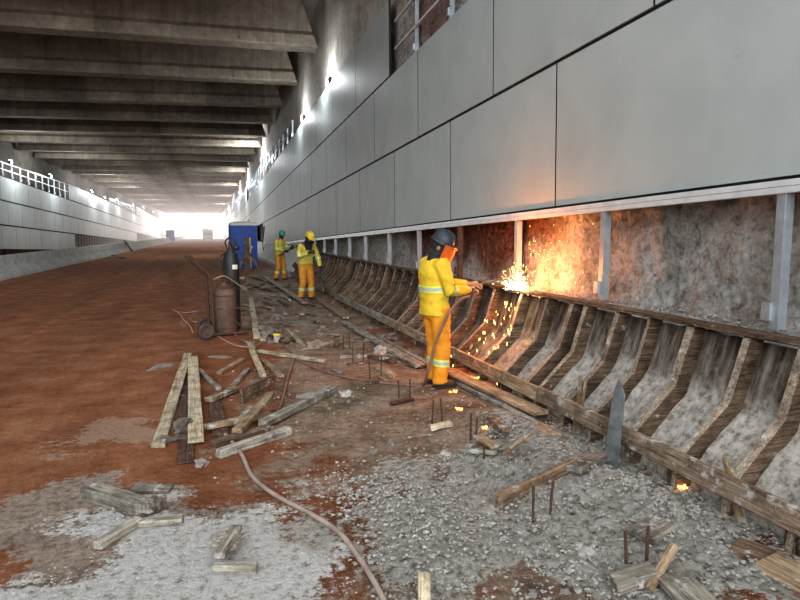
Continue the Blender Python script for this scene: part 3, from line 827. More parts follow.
def pl(px1, px2, w, t, mat, label, dz=(0, 0), up=(0, 0, 1), cat='plank', group='loose timber on the ground', bow=0.0, seed=0, name='plank'):
    if min(w, t) > .045: w *= .84; t *= .80
    a = G(*px1); b = G(*px2)
    a.z = height(a.x, a.y)+dz[0]+t/2; b.z = height(b.x, b.y)+dz[1]+t/2
    # refine: the end must be seen at the pixel at its real height
    for _ in range(2):
        a2 = G(px1[0], px1[1], a.z); b2 = G(px2[0], px2[1], b.z); a = a2; b = b2
    o = board(name, a, b, w, t, mat, None, up, seed, bow)
    return tag(o, label, cat, group)
E = lambda a, b: None
# long boards lying against the lower board by the welder
pl((447, 370), (541, 413), .17, .035, M['w_warm'], 'wide flat light-brown plank on the ground by the boots of the welder', (.09, .07))
pl((380, 338), (546, 430), .09, .06, M['w_grey'], 'long grey timber lying alongside the wide plank by the welder', (.0, .0))
pl((344, 322), (420, 366), .14, .04, M['w_grey'], 'grey plank alongside the lower board beyond the welder', (.02, .02))
pl((533, 424), (553, 436), .15, .03, M['w_warm'], 'short tan board end beyond the wide flat plank', (.06, .06))
# the fan of long boards in the road
pl((188, 354), (158, 446), .105, .035, M['w_pale'], 'long pale plank splayed on the red clay, first of the crossed pair', (.05, .0))
pl((193, 357), (196, 441), .125, .035, M['w_pale'], 'long pale plank with dark nail marks beside the splayed one', (.06, .02))
pl((184, 372), (186, 463), .12, .02, M['w_dark'], 'dark red-brown board lying flat under the two long pale planks', (0, 0))
pl((199, 370), (219, 389), .07, .05, M['w_grey'], 'short bluish-grey batten close to the top of the long pale planks', (0, 0))
pl((219, 373), (243, 359), .08, .05, M['w_warm'], 'short tan batten pointing at the gas trolley', (0, 0))
pl((249, 343), (263, 376), .09, .05, M['w_pale'], 'pale grey batten standing out over the end of the long plank', (.09, .02))
pl((259, 351), (324, 361), .10, .05, M['w_pale'], 'long pale plank lying across behind the brown hose', (.01, .01))
pl((263, 360), (281, 376), .10, .05, M['w_warm'], 'short thick tan batten below the long plank by the brown hose', (.0, .0))
pl((227, 393), (248, 369), .07, .05, M['w_grey'], 'grey batten with bent tip between the tan battens', (0, 0))
pl((241, 396), (274, 381), .035, .16, M['w_brown'], 'dark brown board standing on its edge in the timber heap', (0, 0))
pl((208, 400), (238, 388), .10, .06, M['w_warm'], 'chunky tan offcut at the back of the timber heap', (.02, .02))
pl((213, 394), (221, 435), .13, .03, M['w_dark'], 'dark brown board running under the timber heap', (0, 0))
pl((237, 431), (271, 394), .10, .055, M['w_warm'], 'tan batten lying slantwise on top of the timber heap', (.08, .16))
pl((206, 427), (270, 414), .09, .05, M['w_warm'], 'splintered tan batten across the middle of the timber heap', (.03, .03))
pl((262, 424), (334, 389), .095, .08, M['w_grey'], 'long square grey timber reaching out of the heap', (.02, 0))
pl((213, 444), (268, 428), .10, .06, M['w_brown'], 'brown batten behind the lowest grey timber of the heap', (0, .0))
pl((218, 454), (290, 430), .09, .08, M['w_grey'], 'square grey timber at the near edge of the heap', (.0, .0))
pl((238, 424), (252, 408), .10, .05, M['w_grey'], 'small grey offcut wedged beneath the slanting tan batten', (.0, .0))
pl((299, 398), (330, 388), .10, .03, M['w_grey'], 'splintered grey slat beside the end of the long square timber', (0, 0))
# around the gas trolley
pl((251, 299), (257, 338), .11, .04, M['w_pale'], 'upright-lying pale plank just beyond the gas trolley base', (.04, .0))
pl((263, 340), (270, 328), .09, .04, M['w_pale'], 'short pale offcut beside the yellow-lidded pot', (0, 0))
pl((288, 330), (304, 346), .07, .04, M['w_pale'], 'pale stick above the long plank, in front of the rag heap', (.06, 0))
pl((284, 343), (293, 333), .08, .04, M['w_grey'], 'small grey stick next to the yellow-lidded pot', (0, 0))
pl((277, 303), (286, 314), .12, .05, M['w_grey'], 'short grey board in the rubble ahead of the near distant worker', (.0, 0))
pl((292, 321), (315, 326), .15, .03, M['w_grey'], 'flat grey board in the dirt beneath the near distant worker', (0, 0))
pl((263, 276), (305, 303), .16, .06, M['w_grey'], 'long grey timber passing under the feet of the two distant workers', (.05, .05))
pl((241, 291), (263, 283), .14, .04, M['w_grey'], 'grey slat in the far litter of boards, nearest the gas trolley', (.02, .02))
pl((250, 284), (275, 291), .14, .04, M['w_brown'], 'brown slat crossing the far litter of boards', (.04, .02))
pl((256, 293), (284, 297), .12, .04, M['w_grey'], 'lowest slat of the far litter of boards', (.0, .02))
pl((262, 288), (290, 284), .14, .03, M['w_grey'], 'thin slat on top of the far litter of boards', (.07, .06))
pl((259, 279), (280, 284), .12, .04, M['w_warm'], 'tan slat at the back of the far litter of boards', (.02, .02))
pl((285, 292), (303, 299), .10, .04, M['w_brown'], 'brown slat beside the boots of the near distant worker', (0, 0))
pl((318, 300), (346, 318), .14, .05, M['w_warm'], 'tan plank beneath the far lower board, right of the near distant worker', (.02, .02))
pl((294, 264), (310, 287), .22, .05, M['w_dark'], 'dark board leaning against the far formwork behind the two workers', (.55, .0), (-.6, -.5, .6))
# boards by the starter bars
pl((340, 357), (373, 356), .08, .05, M['w_grey'], 'grey batten by the second row of starter bars', (0, 0))
pl((348, 365), (373, 362), .09, .03, M['w_brown'], 'thin brown batten in front of the grey one by the starter bars', (0, 0))
pl((375, 367), (394, 376), .10, .04, M['w_warm'], 'tan block by the third pair of starter bars', (0, 0))
pl((352, 384), (392, 381), .10, .04, M['w_brown'], 'brown batten under the hose of the welder', (0, 0))
pl((391, 404), (413, 399), .06, .05, M['w_dark'], 'charred black batten at the foot of the starter bars', (0, 0))
pl((431, 428), (452, 423), .07, .04, M['w_pale'], 'pale batten at the foot of the starter bars ahead of the welder', (0, 0))
pl((461, 450), (496, 453), .05, .03, M['w_grey'], 'thin grey slat by the tilted tan board', (0, 0))
pl((478, 436), (496, 447), .10, .025, M['w_warm'], 'small tan offcut beside the starter bars near the tilted board', (.02, .01))
pl((506, 452), (527, 436), .03, .13, M['w_warm'], 'short tan board tilted up in the rubble', (0, .02), (.5, -.5, .7))
pl((490, 418), (506, 431), .06, .03, M['w_brown'], 'thin brown slat near the hot slag', (0, 0))
# right-hand rubble field
pl((497, 503), (576, 466), .04, .11, M['w_brown'], 'brown board on its edge half buried in the grey rubble', (-.02, .0))
pl((570, 469), (606, 453), .16, .04, M['w_grey'], 'cement-covered board end running into the rubble toward the steel strip', (.03, .05))
pl((614, 584), (656, 571), .13, .07, M['w_grey'], 'grey wooden block by the nearest pair of starter bars', (0, 0))
pl((649, 590), (675, 545), .035, .035, M['w_warm'], 'thin stick leaning on the wooden block by the nearest starter bars', (.0, .09))
pl((661, 566), (704, 608), .17, .04, M['w_grey'], 'wide grey board running out of the bottom of the frame', (0, 0))
pl((765, 560), (830, 596), .24, .03, M['w_warm'], 'wide tan board in the lower frame corner beneath the formwork', (.03, .02))
pl((735, 545), (775, 560), .18, .03, M['w_brown'], 'brown board half under rubble beyond the wide tan board', (.01, .01))
pl((672, 520), (640, 536), .16, .04, M['w_grey'], 'cement-grey slab of board half sunk in the rubble', (-.01, .0))
pl((424, 575), (424, 630), .07, .06, M['w_pale'], 'stub of pale timber sticking up at the bottom of the frame', (.10, .0))
# lower-left pair of timber groups
pl((89, 491), (148, 509), .14, .11, M['w_grey'], 'thick square grey timber on the lime-dusted clay', (0, 0))
pl((134, 488), (172, 489), .10, .03, M['w_grey'], 'flat grey board behind the thick square timber', (0, 0))
pl((97, 546), (140, 520), .07, .06, M['w_grey'], 'dark-ended batten lying slantwise below the thick square timber', (0, 0))
pl((139, 523), (183, 520), .07, .05, M['w_grey'], 'grey-brown batten meeting the slantwise one at its upper end', (0, 0))
pl((214, 567), (258, 568), .06, .045, M['w_grey'], 'short grey-brown batten on the white lime', (0, 0))
pl((219, 556), (237, 527), .06, .035, M['w_grey'], 'split weathered batten standing off the short grey-brown one on white lime', (.05, .06))
pl((211, 538), (228, 533), .04, .025, M['w_grey'], 'thin splinter behind the split weathered batten on white lime', (.03, .05))

# ------------------------------------------------------------------ crumpled cement rags, chunks
def lump(name, px, size, mat, label, cat, seed, flat=.5, group=None, rough=.35, sub=3, z=0.0):
    p = GH(*px)
    bm = bmesh.new(); bmesh.ops.create_icosphere(bm, subdivisions=sub, radius=1)
    for v in bm.verts:
        n = v.co.normalized(); k = 1+rough*(N(n.x*1.5+seed, n.y*1.5, n.z*1.5)*1.2+.6*N(n.x*4, n.y*4+seed, n.z*4))
        v.co = Vector((n.x*size[0]*k, n.y*size[1]*k, max(-.2, n.z)*size[2]*k))
    me = bpy.data.meshes.new(name); bm.to_mesh(me); bm.free(); me.materials.append(mat)
    o = obj(name, me, None, (p.x, p.y, p.z+z)); o.rotation_euler = (0, 0, seed*1.7)
    return tag(o, label, cat, group)
lump('rag', (202, 464), (.08, .045, .035), M['chunkdark'], 'small grey rag in front of the timber heap', 'rag', 1, rough=.5)
lump('rag', (171, 441), (.13, .05, .05), M['ragdark'], 'dark crumpled cloth beside the long pale planks', 'rag', 2, rough=.6)
lump('rag', (183, 430), (.10, .09, .08), M['ragdark'], 'balled dark cloth between the two long pale planks', 'rag', 12, rough=.6)
lump('paper_bag', (346, 396), (.10, .06, .05), M['rag'], 'crumpled torn cement paper by the brown hose', 'paper', 3, rough=.8)
lump('paper_bag', (318, 347), (.26, .10, .07), M['chunkdark'], 'crumpled cement sack remains past the long pale plank', 'paper', 4, rough=.8)
lump('rag', (141, 516), (.08, .035, .03), M['chunkdark'], 'pale knotted rag over the slantwise batten', 'rag', 5, rough=.6, z=.05)
lump('rag', (158, 510), (.06, .05, .06), M['ragdark'], 'dark knot of rope at the end of the thick square timber', 'rag', 6, rough=.6)
lump('rag', (230, 549), (.05, .11, .03), M['w_grey'], 'curled strip of bark on the short grey-brown batten', 'strip', 7, rough=.7, z=.05)
lump('rag', (161, 367), (.20, .10, .012), M['chunkdark'], 'flat grey splash of mortar left of the bluish batten', 'mortar', 8, rough=.6)
lump('rag', (220, 357), (.18, .09, .012), M['chunkdark'], 'flat grey splash of mortar behind the tan battens', 'mortar', 9, rough=.6)
lump('concrete_chunk', (381, 353), (.13, .11, .12), M['chunk'], 'round grey concrete lump beyond the starter bars', 'chunk', 10)
lump('concrete_chunk', (487, 512), (.08, .05, .04), M['chunkdark'], 'angular grey chunk at the end of the half-buried board', 'chunk', 11)
lump('concrete_chunk', (505, 518), (.05, .035, .025), M['chunkdark'], 'small flat chunk next to the angular one by the half-buried board', 'chunk', 13)
lump('concrete_chunk', (579, 548), (.035, .03, .03), M['chunk'], 'small white stone in the brown dirt by the starter bars', 'chunk', 14)
lump('concrete_chunk', (587, 553), (.06, .04, .025), M['chunk'], 'flat grey stone beside the small white one', 'chunk', 15)
lump('concrete_chunk', (445, 454), (.05, .035, .03), M['chunk'], 'lone grey stone on the brown dirt between starter bars and rubble', 'chunk', 16)
lump('concrete_chunk', (242, 279), (.18, .12, .10), M['chunk'], 'pale stone on the red clay next to the trestle', 'chunk', 17)
# loose mid-size lumps
cm_ = []
for k in range(4):
    bm = bmesh.new(); bmesh.ops.create_icosphere(bm, subdivisions=2, radius=1)
    for v in bm.verts:
        n = v.co.copy(); q = 1+.55*N(n.x*1.3+k*9, n.y*1.3, n.z*1.3)+.25*N(n.x*3, n.y*3+k*5, n.z*3)
        v.co = Vector((n.x*q, n.y*q*.75, n.z*q*.6))
    me = bpy.data.meshes.new('concrete_lump'); bm.to_mesh(me); bm.free(); me.materials.append(M['chunk']); cm_.append(me)
RR = random.Random(21)
cmd_ = []
for me in cm_:
    q = me.copy(); q.materials.clear(); q.materials.append(M['chunkdark']); cmd_.append(q)
zones = [((350, 800), (475, 600), 70, .008, .028, 'grey rubble field'), ((470, 640), (430, 500), 24, .012, .03, 'rubble by the formwork feet'), ((620, 800), (470, 590), 40, .012, .034, 'rubble by the formwork feet'),
         ((245, 330), (275, 345), 46, .025, .07, 'far litter by the distant workers'), ((320, 420), (300, 350), 26, .025, .06, 'rubble along the far formwork'), ((260, 440), (350, 460), 26, .012, .03, 'brown dirt around the starter bars')]
LB = {'grey rubble field': 'loose broken concrete lump in the grey rubble field', 'rubble by the formwork feet': 'loose broken concrete lump heaped at the formwork feet', 'far litter by the distant workers': 'loose broken lump in the far litter by the distant workers',
      'rubble along the far formwork': 'loose broken lump along the foot of the far formwork', 'brown dirt around the starter bars': 'loose small stone on the brown dirt around the starter bars'}
for (xa, xb), (ya, yb), n, s0, s1, g in zones:
    c = 0
    while c < n:
        p = G(RR.uniform(xa, xb), RR.uniform(ya, yb))
        if p.x > 2.85 or p.x < -.6: continue
        s = RR.uniform(s0, s1)*(1.0 if RR.random() < .8 else 1.5)
        o = obj('concrete_lump', (cmd_ if yb <= 460 and ya < 400 else cm_)[RR.randrange(4)], None, (p.x, p.y, height(p.x, p.y)+s*.25)); o.scale = (s, s, s); o.rotation_euler = (RR.uniform(-.4, .4), RR.uniform(-.4, .4), RR.uniform(0, 6))
        tag(o, LB[g], 'lump', g); c += 1
# fine gravel nobody could count
gv = MB(); c = 0
PR = PG['rubble'][0]; PLm = PG['lime'][0]; PBr = PG['brown'][0]
def scatter(P, n, s0, s1, pad):
    xs = [p[0] for p in P]; ys = [p[1] for p in P]; k = 0
    X = np.array([RR.uniform(min(xs)-pad, max(xs)+pad) for _ in range(n*5)]); Y = np.array([RR.uniform(max(1.6, min(ys)-pad), min(16, max(ys)+pad)) for _ in range(n*5)])
    s = sdpoly(P, X, Y)
    for x, y, d in zip(X, Y, s):
        if k >= n: break
        if x > 3.1 or d < -pad*RR.random(): continue
        if FB(x*1.4, y*1.4, 31, 3) < RR.uniform(-.5, .35): continue
        r = s0+(s1-s0)*RR.random()**3; k += 1
        vs = []
        z = height(x, y, .0, .0)+.02*(d > 0)
        for a in ((0, 0, 1), (1, 0, 0), (-.4, .9, 0), (-.5, -.8, 0), (.2, .1, -.8)):
            vs.append(Vector((x+r*a[0]*RR.uniform(.6, 1.4), y+r*a[1]*RR.uniform(.6, 1.4), z+r*.7*a[2]*RR.uniform(.6, 1.2))))
        gv.add(vs, [(0, 1, 2), (0, 2, 3), (0, 3, 1), (4, 2, 1), (4, 3, 2), (4, 1, 3)])
scatter(PR, 9000, .004, .021, .45)
scatter(PLm, 1800, .004, .011, .3)
scatter(PBr, 2200, .006, .022, .8)
# crumbs heaped on the ledge behind the formwork and on its inclined boards
for _ in range(1500):
    y = 1.8+RR.random()**1.5*11; x = 3.60+RR.random()*.28; z = .985+.10*((x-3.58)/.4)**2; r = RR.uniform(.006, .024)
    vs = [Vector((x+r*a*RR.uniform(.6, 1.3), y+r*b_*RR.uniform(.6, 1.3), z+r*.7*c_)) for a, b_, c_ in ((0, 0, 1), (1, 0, 0), (-.4, .9, 0), (-.5, -.8, 0), (.2, .1, -.8))]
    gv.add(vs, [(0, 1, 2), (0, 2, 3), (0, 3, 1), (4, 2, 1), (4, 3, 2), (4, 1, 3)])
o = gv.build('gravel', M['chunk'], flat=True); tag(o, 'fine grey concrete crumbs strewn over the ground', 'gravel', kind='stuff')

# splinters of wood strewn around the distant workers
for k in range(38):
    x_ = RR.uniform(238, 335); y_ = RR.uniform(276, 345); L_ = RR.uniform(5, 17); a_ = RR.uniform(-.5, .9)
    if (y_ > 318 and x_ < 262) or G(x_+L_, y_).x > 2.55: continue
    pl((x_, y_), (x_+L_*math.cos(a_), y_+L_*.5*math.sin(a_)), RR.uniform(.05, .13), RR.uniform(.02, .05), [M['w_grey'], M['w_brown'], M['w_dark'], M['w_grey']][k % 4], 'small broken piece of wood strewn on the dirt around the distant workers', (RR.uniform(0, .04), RR.uniform(0, .04)), group='splinters around the distant workers', name='wood_scrap', cat='wood scrap', seed=k)
for k in range(14):
    x_ = RR.uniform(330, 425); y_ = RR.uniform(335, 378); L_ = RR.uniform(6, 16); a_ = RR.uniform(-.4, .9)
    pl((x_, y_), (x_+L_*math.cos(a_), y_+L_*.5*math.sin(a_)), RR.uniform(.04, .09), RR.uniform(.02, .04), [M['w_grey'], M['w_brown'], M['w_dark']][k % 3], 'small broken piece of wood strewn between the distant starter bars', (RR.uniform(0, .02), RR.uniform(0, .02)), group='splinters between the starter bars', name='wood_scrap', cat='wood scrap', seed=k)

# ------------------------------------------------------------------ starter bars
def rebar(px, h, label, lean=(0, 0)):
    p = GH(*px); z = p.z-.05
    mb = MB(); n = 14; pts = [(lean[0]*(i/n)**2*h, lean[1]*(i/n)**2*h, i/n*(h+.05)) for i in range(n+1)]
    mb.tube(pts, [.0075+.0012*(i % 2) for i in range(n+1)], 8)
    o = mb.build('starter_bar', M['rebar']); o.location = (p.x, p.y, z)
    tag(o, label, 'rebar', 'starter bars sticking out of the ground')
BR = [((399, 398), .19, 'rusty starter bar by the charred batten, first of the pair'), ((410, 397), .19, 'rusty starter bar by the charred batten, second of the pair'),
      ((432, 425), .22, 'rusty starter bar over the pale batten, first of the pair'), ((442, 424), .23, 'rusty starter bar over the pale batten, second of the pair'),
      ((470.5, 440), .22, 'rusty starter bar by the small tan offcut, taller of two'), ((476, 438), .17, 'rusty starter bar by the small tan offcut, shorter of two'), ((484, 459), .12, 'short starter bar in front of the thin grey slat'),
      ((533, 522), .22, 'starter bar in the rubble in front of the half-buried board, first'), ((550, 517), .22, 'starter bar in the rubble in front of the half-buried board, second'),
      ((626, 570), .20, 'starter bar behind the nearest wooden block, first of two'), ((646, 568), .22, 'starter bar behind the nearest wooden block, second of two'),
      ((343, 350), .22, 'distant starter bar by the sack remains, first of two'), ((350, 349), .26, 'distant starter bar by the sack remains, second of two'),
      ((353, 362), .22, 'starter bar behind the grey batten, first of two'), ((363, 361), .25, 'starter bar behind the grey batten, second of two'),
      ((370, 379), .26, 'starter bar beside the tan block, first of two'), ((381, 379), .28, 'starter bar beside the tan block, second of two')]
for i, (p, h, l) in enumerate(BR): rebar(p, h, l, (.06*((i % 3)-1), .04*((i % 2)-.5)))

# ------------------------------------------------------------------ hoses
def catmull(P, n=10):
    P = [Vector(p) for p in P]; P = [P[0]*2-P[1]]+P+[P[-1]*2-P[-2]]; out = []
    for i in range(1, len(P)-2):
        for k in range(n):
            t = k/n; a, b, c, d = P[i-1:i+3]
            out.append(.5*((2*b)+(c-a)*t+(2*a-5*b+4*c-d)*t*t+(3*b-a-3*c+d)*t**3))
    out.append(P[-2]); return out
def hose(pts, r, mat, label, n=10, cat='hose', group=None):
    mb = MB(); mb.tube(catmull(pts, n), r, 10); o = mb.build('hose', mat); return tag(o, label, cat, group)
def gp(L, r, dz=0.0):
    o = []
    for q in L:
        p = G(*q[:2]); p.z = height(p.x, p.y)+r+dz+(q[2] if len(q) > 2 else 0); o.append(p)
    return o
hose(gp([(225, 436), (241, 455), (252, 477), (275, 497), (310, 516), (340, 538), (360, 562), (374, 585), (390, 615)], .015), .015, M['hosegrey'], 'thick dusty grey hose curving over the clay to the bottom of the frame')
hose(gp([(294, 360), (288, 380), (283, 400), (276, 416), (266, 430)], .014), .014, M['hosebrown'], 'brown hose running down into the timber heap')
# ------------------------------------------------------------------ gas cylinder trolley
C0 = G(228, 334); C0.z = height(C0.x, C0.y)
def gas_trolley():
    t = thing('gas_trolley', 'rusty two-wheel gas cylinder trolley with a bent push handle', 'trolley', tuple(C0), .25)
    rs = M['rust']
    mb = MB(); mb.box((0, 0, .03), (.62, .36, .025)); mb.build('base_plate', rs, t, bevel=.004)
    for s, lb in ((-1, None), (1, None)):
        mb = MB(); mb.tube(catmull([(-.27, s*.15, .04), (-.28, s*.15, .55), (-.30, s*.15, .95), (-.36, s*.15, 1.06), (-.50, s*.15, 1.20), (-.62, s*.15, 1.33)], 5), .024, 10)
        mb.build('handle_bar', M['rebar'], t)
    mb = MB()
    for z in (.35, .72, 1.0): mb.cyl((-.285, -.15, z), (-.285, .15, z), .012)
    mb.build('crossbar', rs, t)
    mb = MB()
    for z, x1 in ((.46, .33), (.80, .10)):
        mb.tube([(-.28, -.17, z), (.0, -.19, z), (x1, -.17, z-.02), (x1+.02, 0, z-.02), (x1, .17, z-.02), (-.28, .17, z)], .009, 8)
    mb.build('retaining_strap', rs, t)
    mb = MB(); mb.cyl((-.46, -.42, .13), (-.30, .34, .13), .014); mb.build('axle', rs, t)
    for y, x in ((-.40, -.455), (.34, -.30)):
        w = empty('wheel', (x, y, .135)); w.parent = t
        a = MB(); a.torus((0, 0, 0), .10, .032, 'Y', 28, 10); a.build('tyre', M['tyre'], w)
        a = MB(); a.rings([[Vector((r*math.cos(2*PI*k/20), yy, r*math.sin(2*PI*k/20))) for k in range(20)] for r, yy in ((.01, -.03), (.03, -.03), (.035, -.012), (.085, -.012), (.085, .012), (.03, .02), (.01, .02))]); a.build('rim', M['rust'], w)
    mb = MB(); mb.bar((-.27, -.16, .05), (.30, -.16, .03), .03, .03); mb.bar((.02, -.17, .30), (.30, -.19, .02), .025, .015); mb.build('brace', rs, t)
    return t
gas_trolley()
def gas_bottle(loc, r, h, mat, label, guard, rz=0):
    t = thing('gas_cylinder', label, 'gas cylinder', loc, rz, 'gas cylinders on the trolley')
    mb = MB(); mb.lathe((0, 0, 0), [(r*.9, 0), (r, .025), (r, h*.80), (r*.97, h*.85), (r*.82, h*.92), (r*.5, h*.975), (r*.28, h), (r*.26, h+.03)], 32); mb.build('cylinder_body', mat, t)
    z = h+.03
    mb = MB(); mb.cyl((0, 0, z-.005), (0, 0, z+.05), .022); mb.cyl((0, 0, z+.03), (.07, -.02, z+.03), .014); mb.lathe((0, 0, z+.05), [(.012, 0), (.04, .005), (.04, .022), (.012, .026)], 16); mb.build('valve', M['rust'], t)
    if guard:
        mb = MB(); mb.torus((0, 0, z+.055), .085, .013, 'Y', 24, 8, a0=-.6, a1=PI+.6); mb.torus((0, .03, z+.05), .08, .011, 'X', 24, 8, a0=-.6, a1=PI+.6)
        for s in (-1, 1): mb.cyl((s*.072, 0, z+.01), (s*.06, 0, z-.05), .012)
        mb.build('valve_guard', M['black'], t)
        g = MB(); g.ball((.10, -.05, z-.02), (.05, .03, .05), 14, 8); g.ball((.09, -.08, z-.02), (.035, .01, .035), 12, 6); g.cyl((.05, -.02, z+.03), (.10, -.04, z-.02), .014); g.build('pressure_gauge', M['black'], t)
        lb = MB(); lb.rings([[Vector(((r+.002)*math.cos(a), (r+.002)*math.sin(a), zz)) for a in [(-1.45+.09*i) for i in range(9)]] for zz in (h*.80, h*.745)], closed=False, cap=False); lb.build('paper_label', M['white'], t)
    else:
        g = MB(); g.lathe((0, 0, h*.93), [(r*.70, 0), (r*.74, .01), (r*.74, .05), (r*.70, .055), (r*.64, .05), (r*.64, .0)], 28); g.build('collar_ring', M['rust'], t)
        g = MB(); g.torus((0, 0, h*.78), r+.002, .010, 'Z', 32, 8); g.torus((0, 0, h*.1), r+.002, .009, 'Z', 32, 8); g.build('hoop', M['rust'], t)
    return t
rz = .25; cc = lambda x, y: (C0.x+x*math.cos(rz)-y*math.sin(rz), C0.y+x*math.sin(rz)+y*math.cos(rz), C0.z+.043)
gas_bottle(cc(-.04, -.02), .185, .80, M['cylrust'], 'squat rusty-brown gas cylinder on the trolley', False)
gas_bottle(cc(.15, .23), .138, 1.40, M['black'], 'tall black gas cylinder with a ring guard standing behind the rusty one', True)
# hoses of the trolley
T = lambda x, y, z: Vector((*cc(x, y)[:2], C0.z+z))
hose([T(.2, .1, 1.35), T(.30, .04, 1.34), T(.33, .02, 1.05), T(.29, -.02, .86), T(.08, -.12, .93), T(-.12, -.12, 1.08), T(-.1, -.05, 1.3), T(.05, .08, 1.38)], .010, M['black'], 'black hose looped around the tall black gas cylinder', 8)
hose([T(-.26, -.2, .95), T(-.1, -.24, 1.0), T(.12, -.22, .86), T(.31, -.12, .72), T(.30, .05, .80)], .009, M['hosegrey'], 'pale hose slung across the front of the gas cylinders', 8)
hose(gp([(232, 330), (238, 338), (246, 344), (254, 346), (266, 343), (278, 343), (288, 350), (296, 360), (308, 366), (322, 372), (350, 380), (375, 384), (400, 386), (412, 387), (423, 387)], .012)+[Vector((2.16, 6.14, .20)), Vector((2.24, 6.10, .55)), Vector((2.38, 6.08, .86)), Vector((2.52, 6.12, .99)), Vector((2.66, 6.2, 1.02))], .016, M['hosebrown'], 'long brown cutting hose running from the trolley up to the torch of the welder')
M['hosepink'] = plain('faded_pink_hose', (.55, .36, .30), (.40, .25, .20), 8, .7, 0, .1)
hose(gp([(173, 311), (180, 316), (184, 322), (190, 327), (193, 334)], .010, .02), .010, M['hosepink'], 'faded pink hose end on the clay beside the trolley wheel')
hose(gp([(174, 311), (185, 313), (197, 312), (194, 316), (190, 318), (193, 322), (197, 322)], .008), .008, M['hosepink'], 'thin looped pink hose end behind the trolley wheel')
hose(gp([(183, 320), (181, 324), (185, 326), (187, 321)], .008), .008, M['hosepink'], 'tiny loop of pink hose left of the trolley wheel')
hose(gp([(210, 330), (222, 339), (236, 346), (252, 348)], .009), .009, M['hosepink'], 'pale hose on the ground in front of the trolley')

# ------------------------------------------------------------------ yellow lidded pot
p = G(277, 343); t = thing('paint_pot', 'small grey pot with a yellow lid among the offcuts', 'pot', (p.x, p.y, height(p.x, p.y)))
mb = MB(); mb.lathe((0, 0, 0), [(.04, 0), (.05, .01), (.055, .11), (.057, .12), (.045, .122)], 20); mb.build('pot_body', M['chunk'], t)
mb = MB(); mb.lathe((0, 0, .12), [(.06, 0), (.064, .010), (.052, .018), (.015, .02)], 20); mb.build('lid', M['yplast'], t)

# ------------------------------------------------------------------ portable toilets
def toilet(px, label, s=1.0, rz=0.0):
    p = G(*px); t = thing('portable_toilet', label, 'portable toilet', (p.x, p.y, height(p.x, p.y)), rz, 'blue portable toilets')
    w, d, h = 1.15*s, 1.15*s, 2.05*s
    mb = MB(); mb.box((0, 0, .05), (w+.06, d+.06, .14)); mb.build('base', M['blue'], t, bevel=.02)
    mb = MB(); mb.box((0, 0, .12+h/2-.06), (w, d, h-.12))
    for sx in (-1, 1):
        for sy in (-1, 1): mb.box((sx*w/2, sy*d/2, h/2+.06), (.08, .08, h-.1))
    for k in range(5):
        x = -w*.36+k*w*.18; mb.box((x, d/2+.012, h*.5), (.07, .03, h*.78)); mb.box((-w/2-.012, x, h*.5), (.03, .07, h*.78)); mb.box((w/2+.012, x, h*.5), (.03, .07, h*.78))
    mb.build('walls', M['blue'], t, bevel=.008)
    dr = empty('door', (0, -d/2-.012, 0)); dr.parent = t
    mb = MB(); mb.box((0, -.012, h*.5), (w*.78, .03, h*.84))
    for k in range(3): mb.box((0, -.034, h*(.26+.24*k)), (w*.62, .02, h*.17))
    mb.build('door_leaf', M['blue'], dr, bevel=.008)
    mb = MB(); mb.box((w*.30, -.05, h*.5), (.05, .04, .12)); mb.build('latch', M['white'], dr, bevel=.004)
    mb = MB(); mb.rings([[Vector((sx*a, sy*b, z)) for sx, sy in ((-1, -1), (1, -1), (1, 1), (-1, 1))] for a, b, z in ((w/2+.05, d/2+.05, h), (w/2+.05, d/2+.05, h+.06), (w/2, d/2, h+.14), (w*.3, d*.3, h+.2))])
    mb.build('roof', M['white'], t, bevel=.02)
    mb = MB(); mb.cyl((w*.3, d*.3, h+.1), (w*.3, d*.3, h+.32), .05); mb.build('vent_pipe', M['white'], t)
toilet((243.5, 268), 'blue portable toilet with a white roof beside the trestle', 1.0, .06)
toilet((170.5, 242), 'tiny distant blue portable toilet by the end of the barrier', 1.05, .3)

# ------------------------------------------------------------------ trestle of braced boards in front of the toilet
p = G(248, 271); t = thing('timber_trestle', 'weathered upright board on splayed wooden feet before the blue toilet', 'trestle', (p.x, p.y, height(p.x, p.y)), .1)
board('upright', (0, 0, .02), (-.03, 0, 1.52), .24, .05, M['w_brown'], t, (0, -1, 0), 1)
o_ = board('pale_upright', (.12, .02, .1), (.11, .02, 1.50), .09, .05, M['w_pale'], t, (0, -1, 0), 2)
board('leg', (-.46, -.05, .0), (-.08, -.02, .78), .10, .05, M['w_brown'], t, (0, -1, 0), 3)
board('leg', (.52, -.05, .0), (.10, -.02, .80), .10, .05, M['w_brown'], t, (0, -1, 0), 4)
board('leg', (.02, -.35, .0), (.0, -.05, .66), .09, .05, M['w_brown'], t, (1, 0, 0), 5)
board('foot', (-.52, -.05, .03), (.58, -.05, .03), .10, .05, M['w_brown'], t, (0, 0, 1), 6)

# ------------------------------------------------------------------ dark tarpaulin strip hanging by the open slot
tp = MB(); rs = []
for i in range(25):
    k = i/24; z = 2.15*(1-k)+.02; x = 3.52-.10*math.sin(k*3.4)-.22*k*k; y = 44.2-1.3*k*k
    wd = .34+.12*math.sin(k*5)
    rs.append([Vector((x+.03*math.sin(7*k+a*2), y-wd*1.0+a*wd*1.0, z+.05*math.sin(a*3+k*6))) for a in (0, .5, 1, 1.5, 2)])
tp.rings(rs, closed=False, cap=False)
o = tp.build('tarpaulin', M['tarp']); md = o.modifiers.new('s', 'SOLIDIFY'); md.thickness = .02
tag(o, 'dark strip of tarpaulin hanging curled beside the blue toilet', 'tarpaulin')
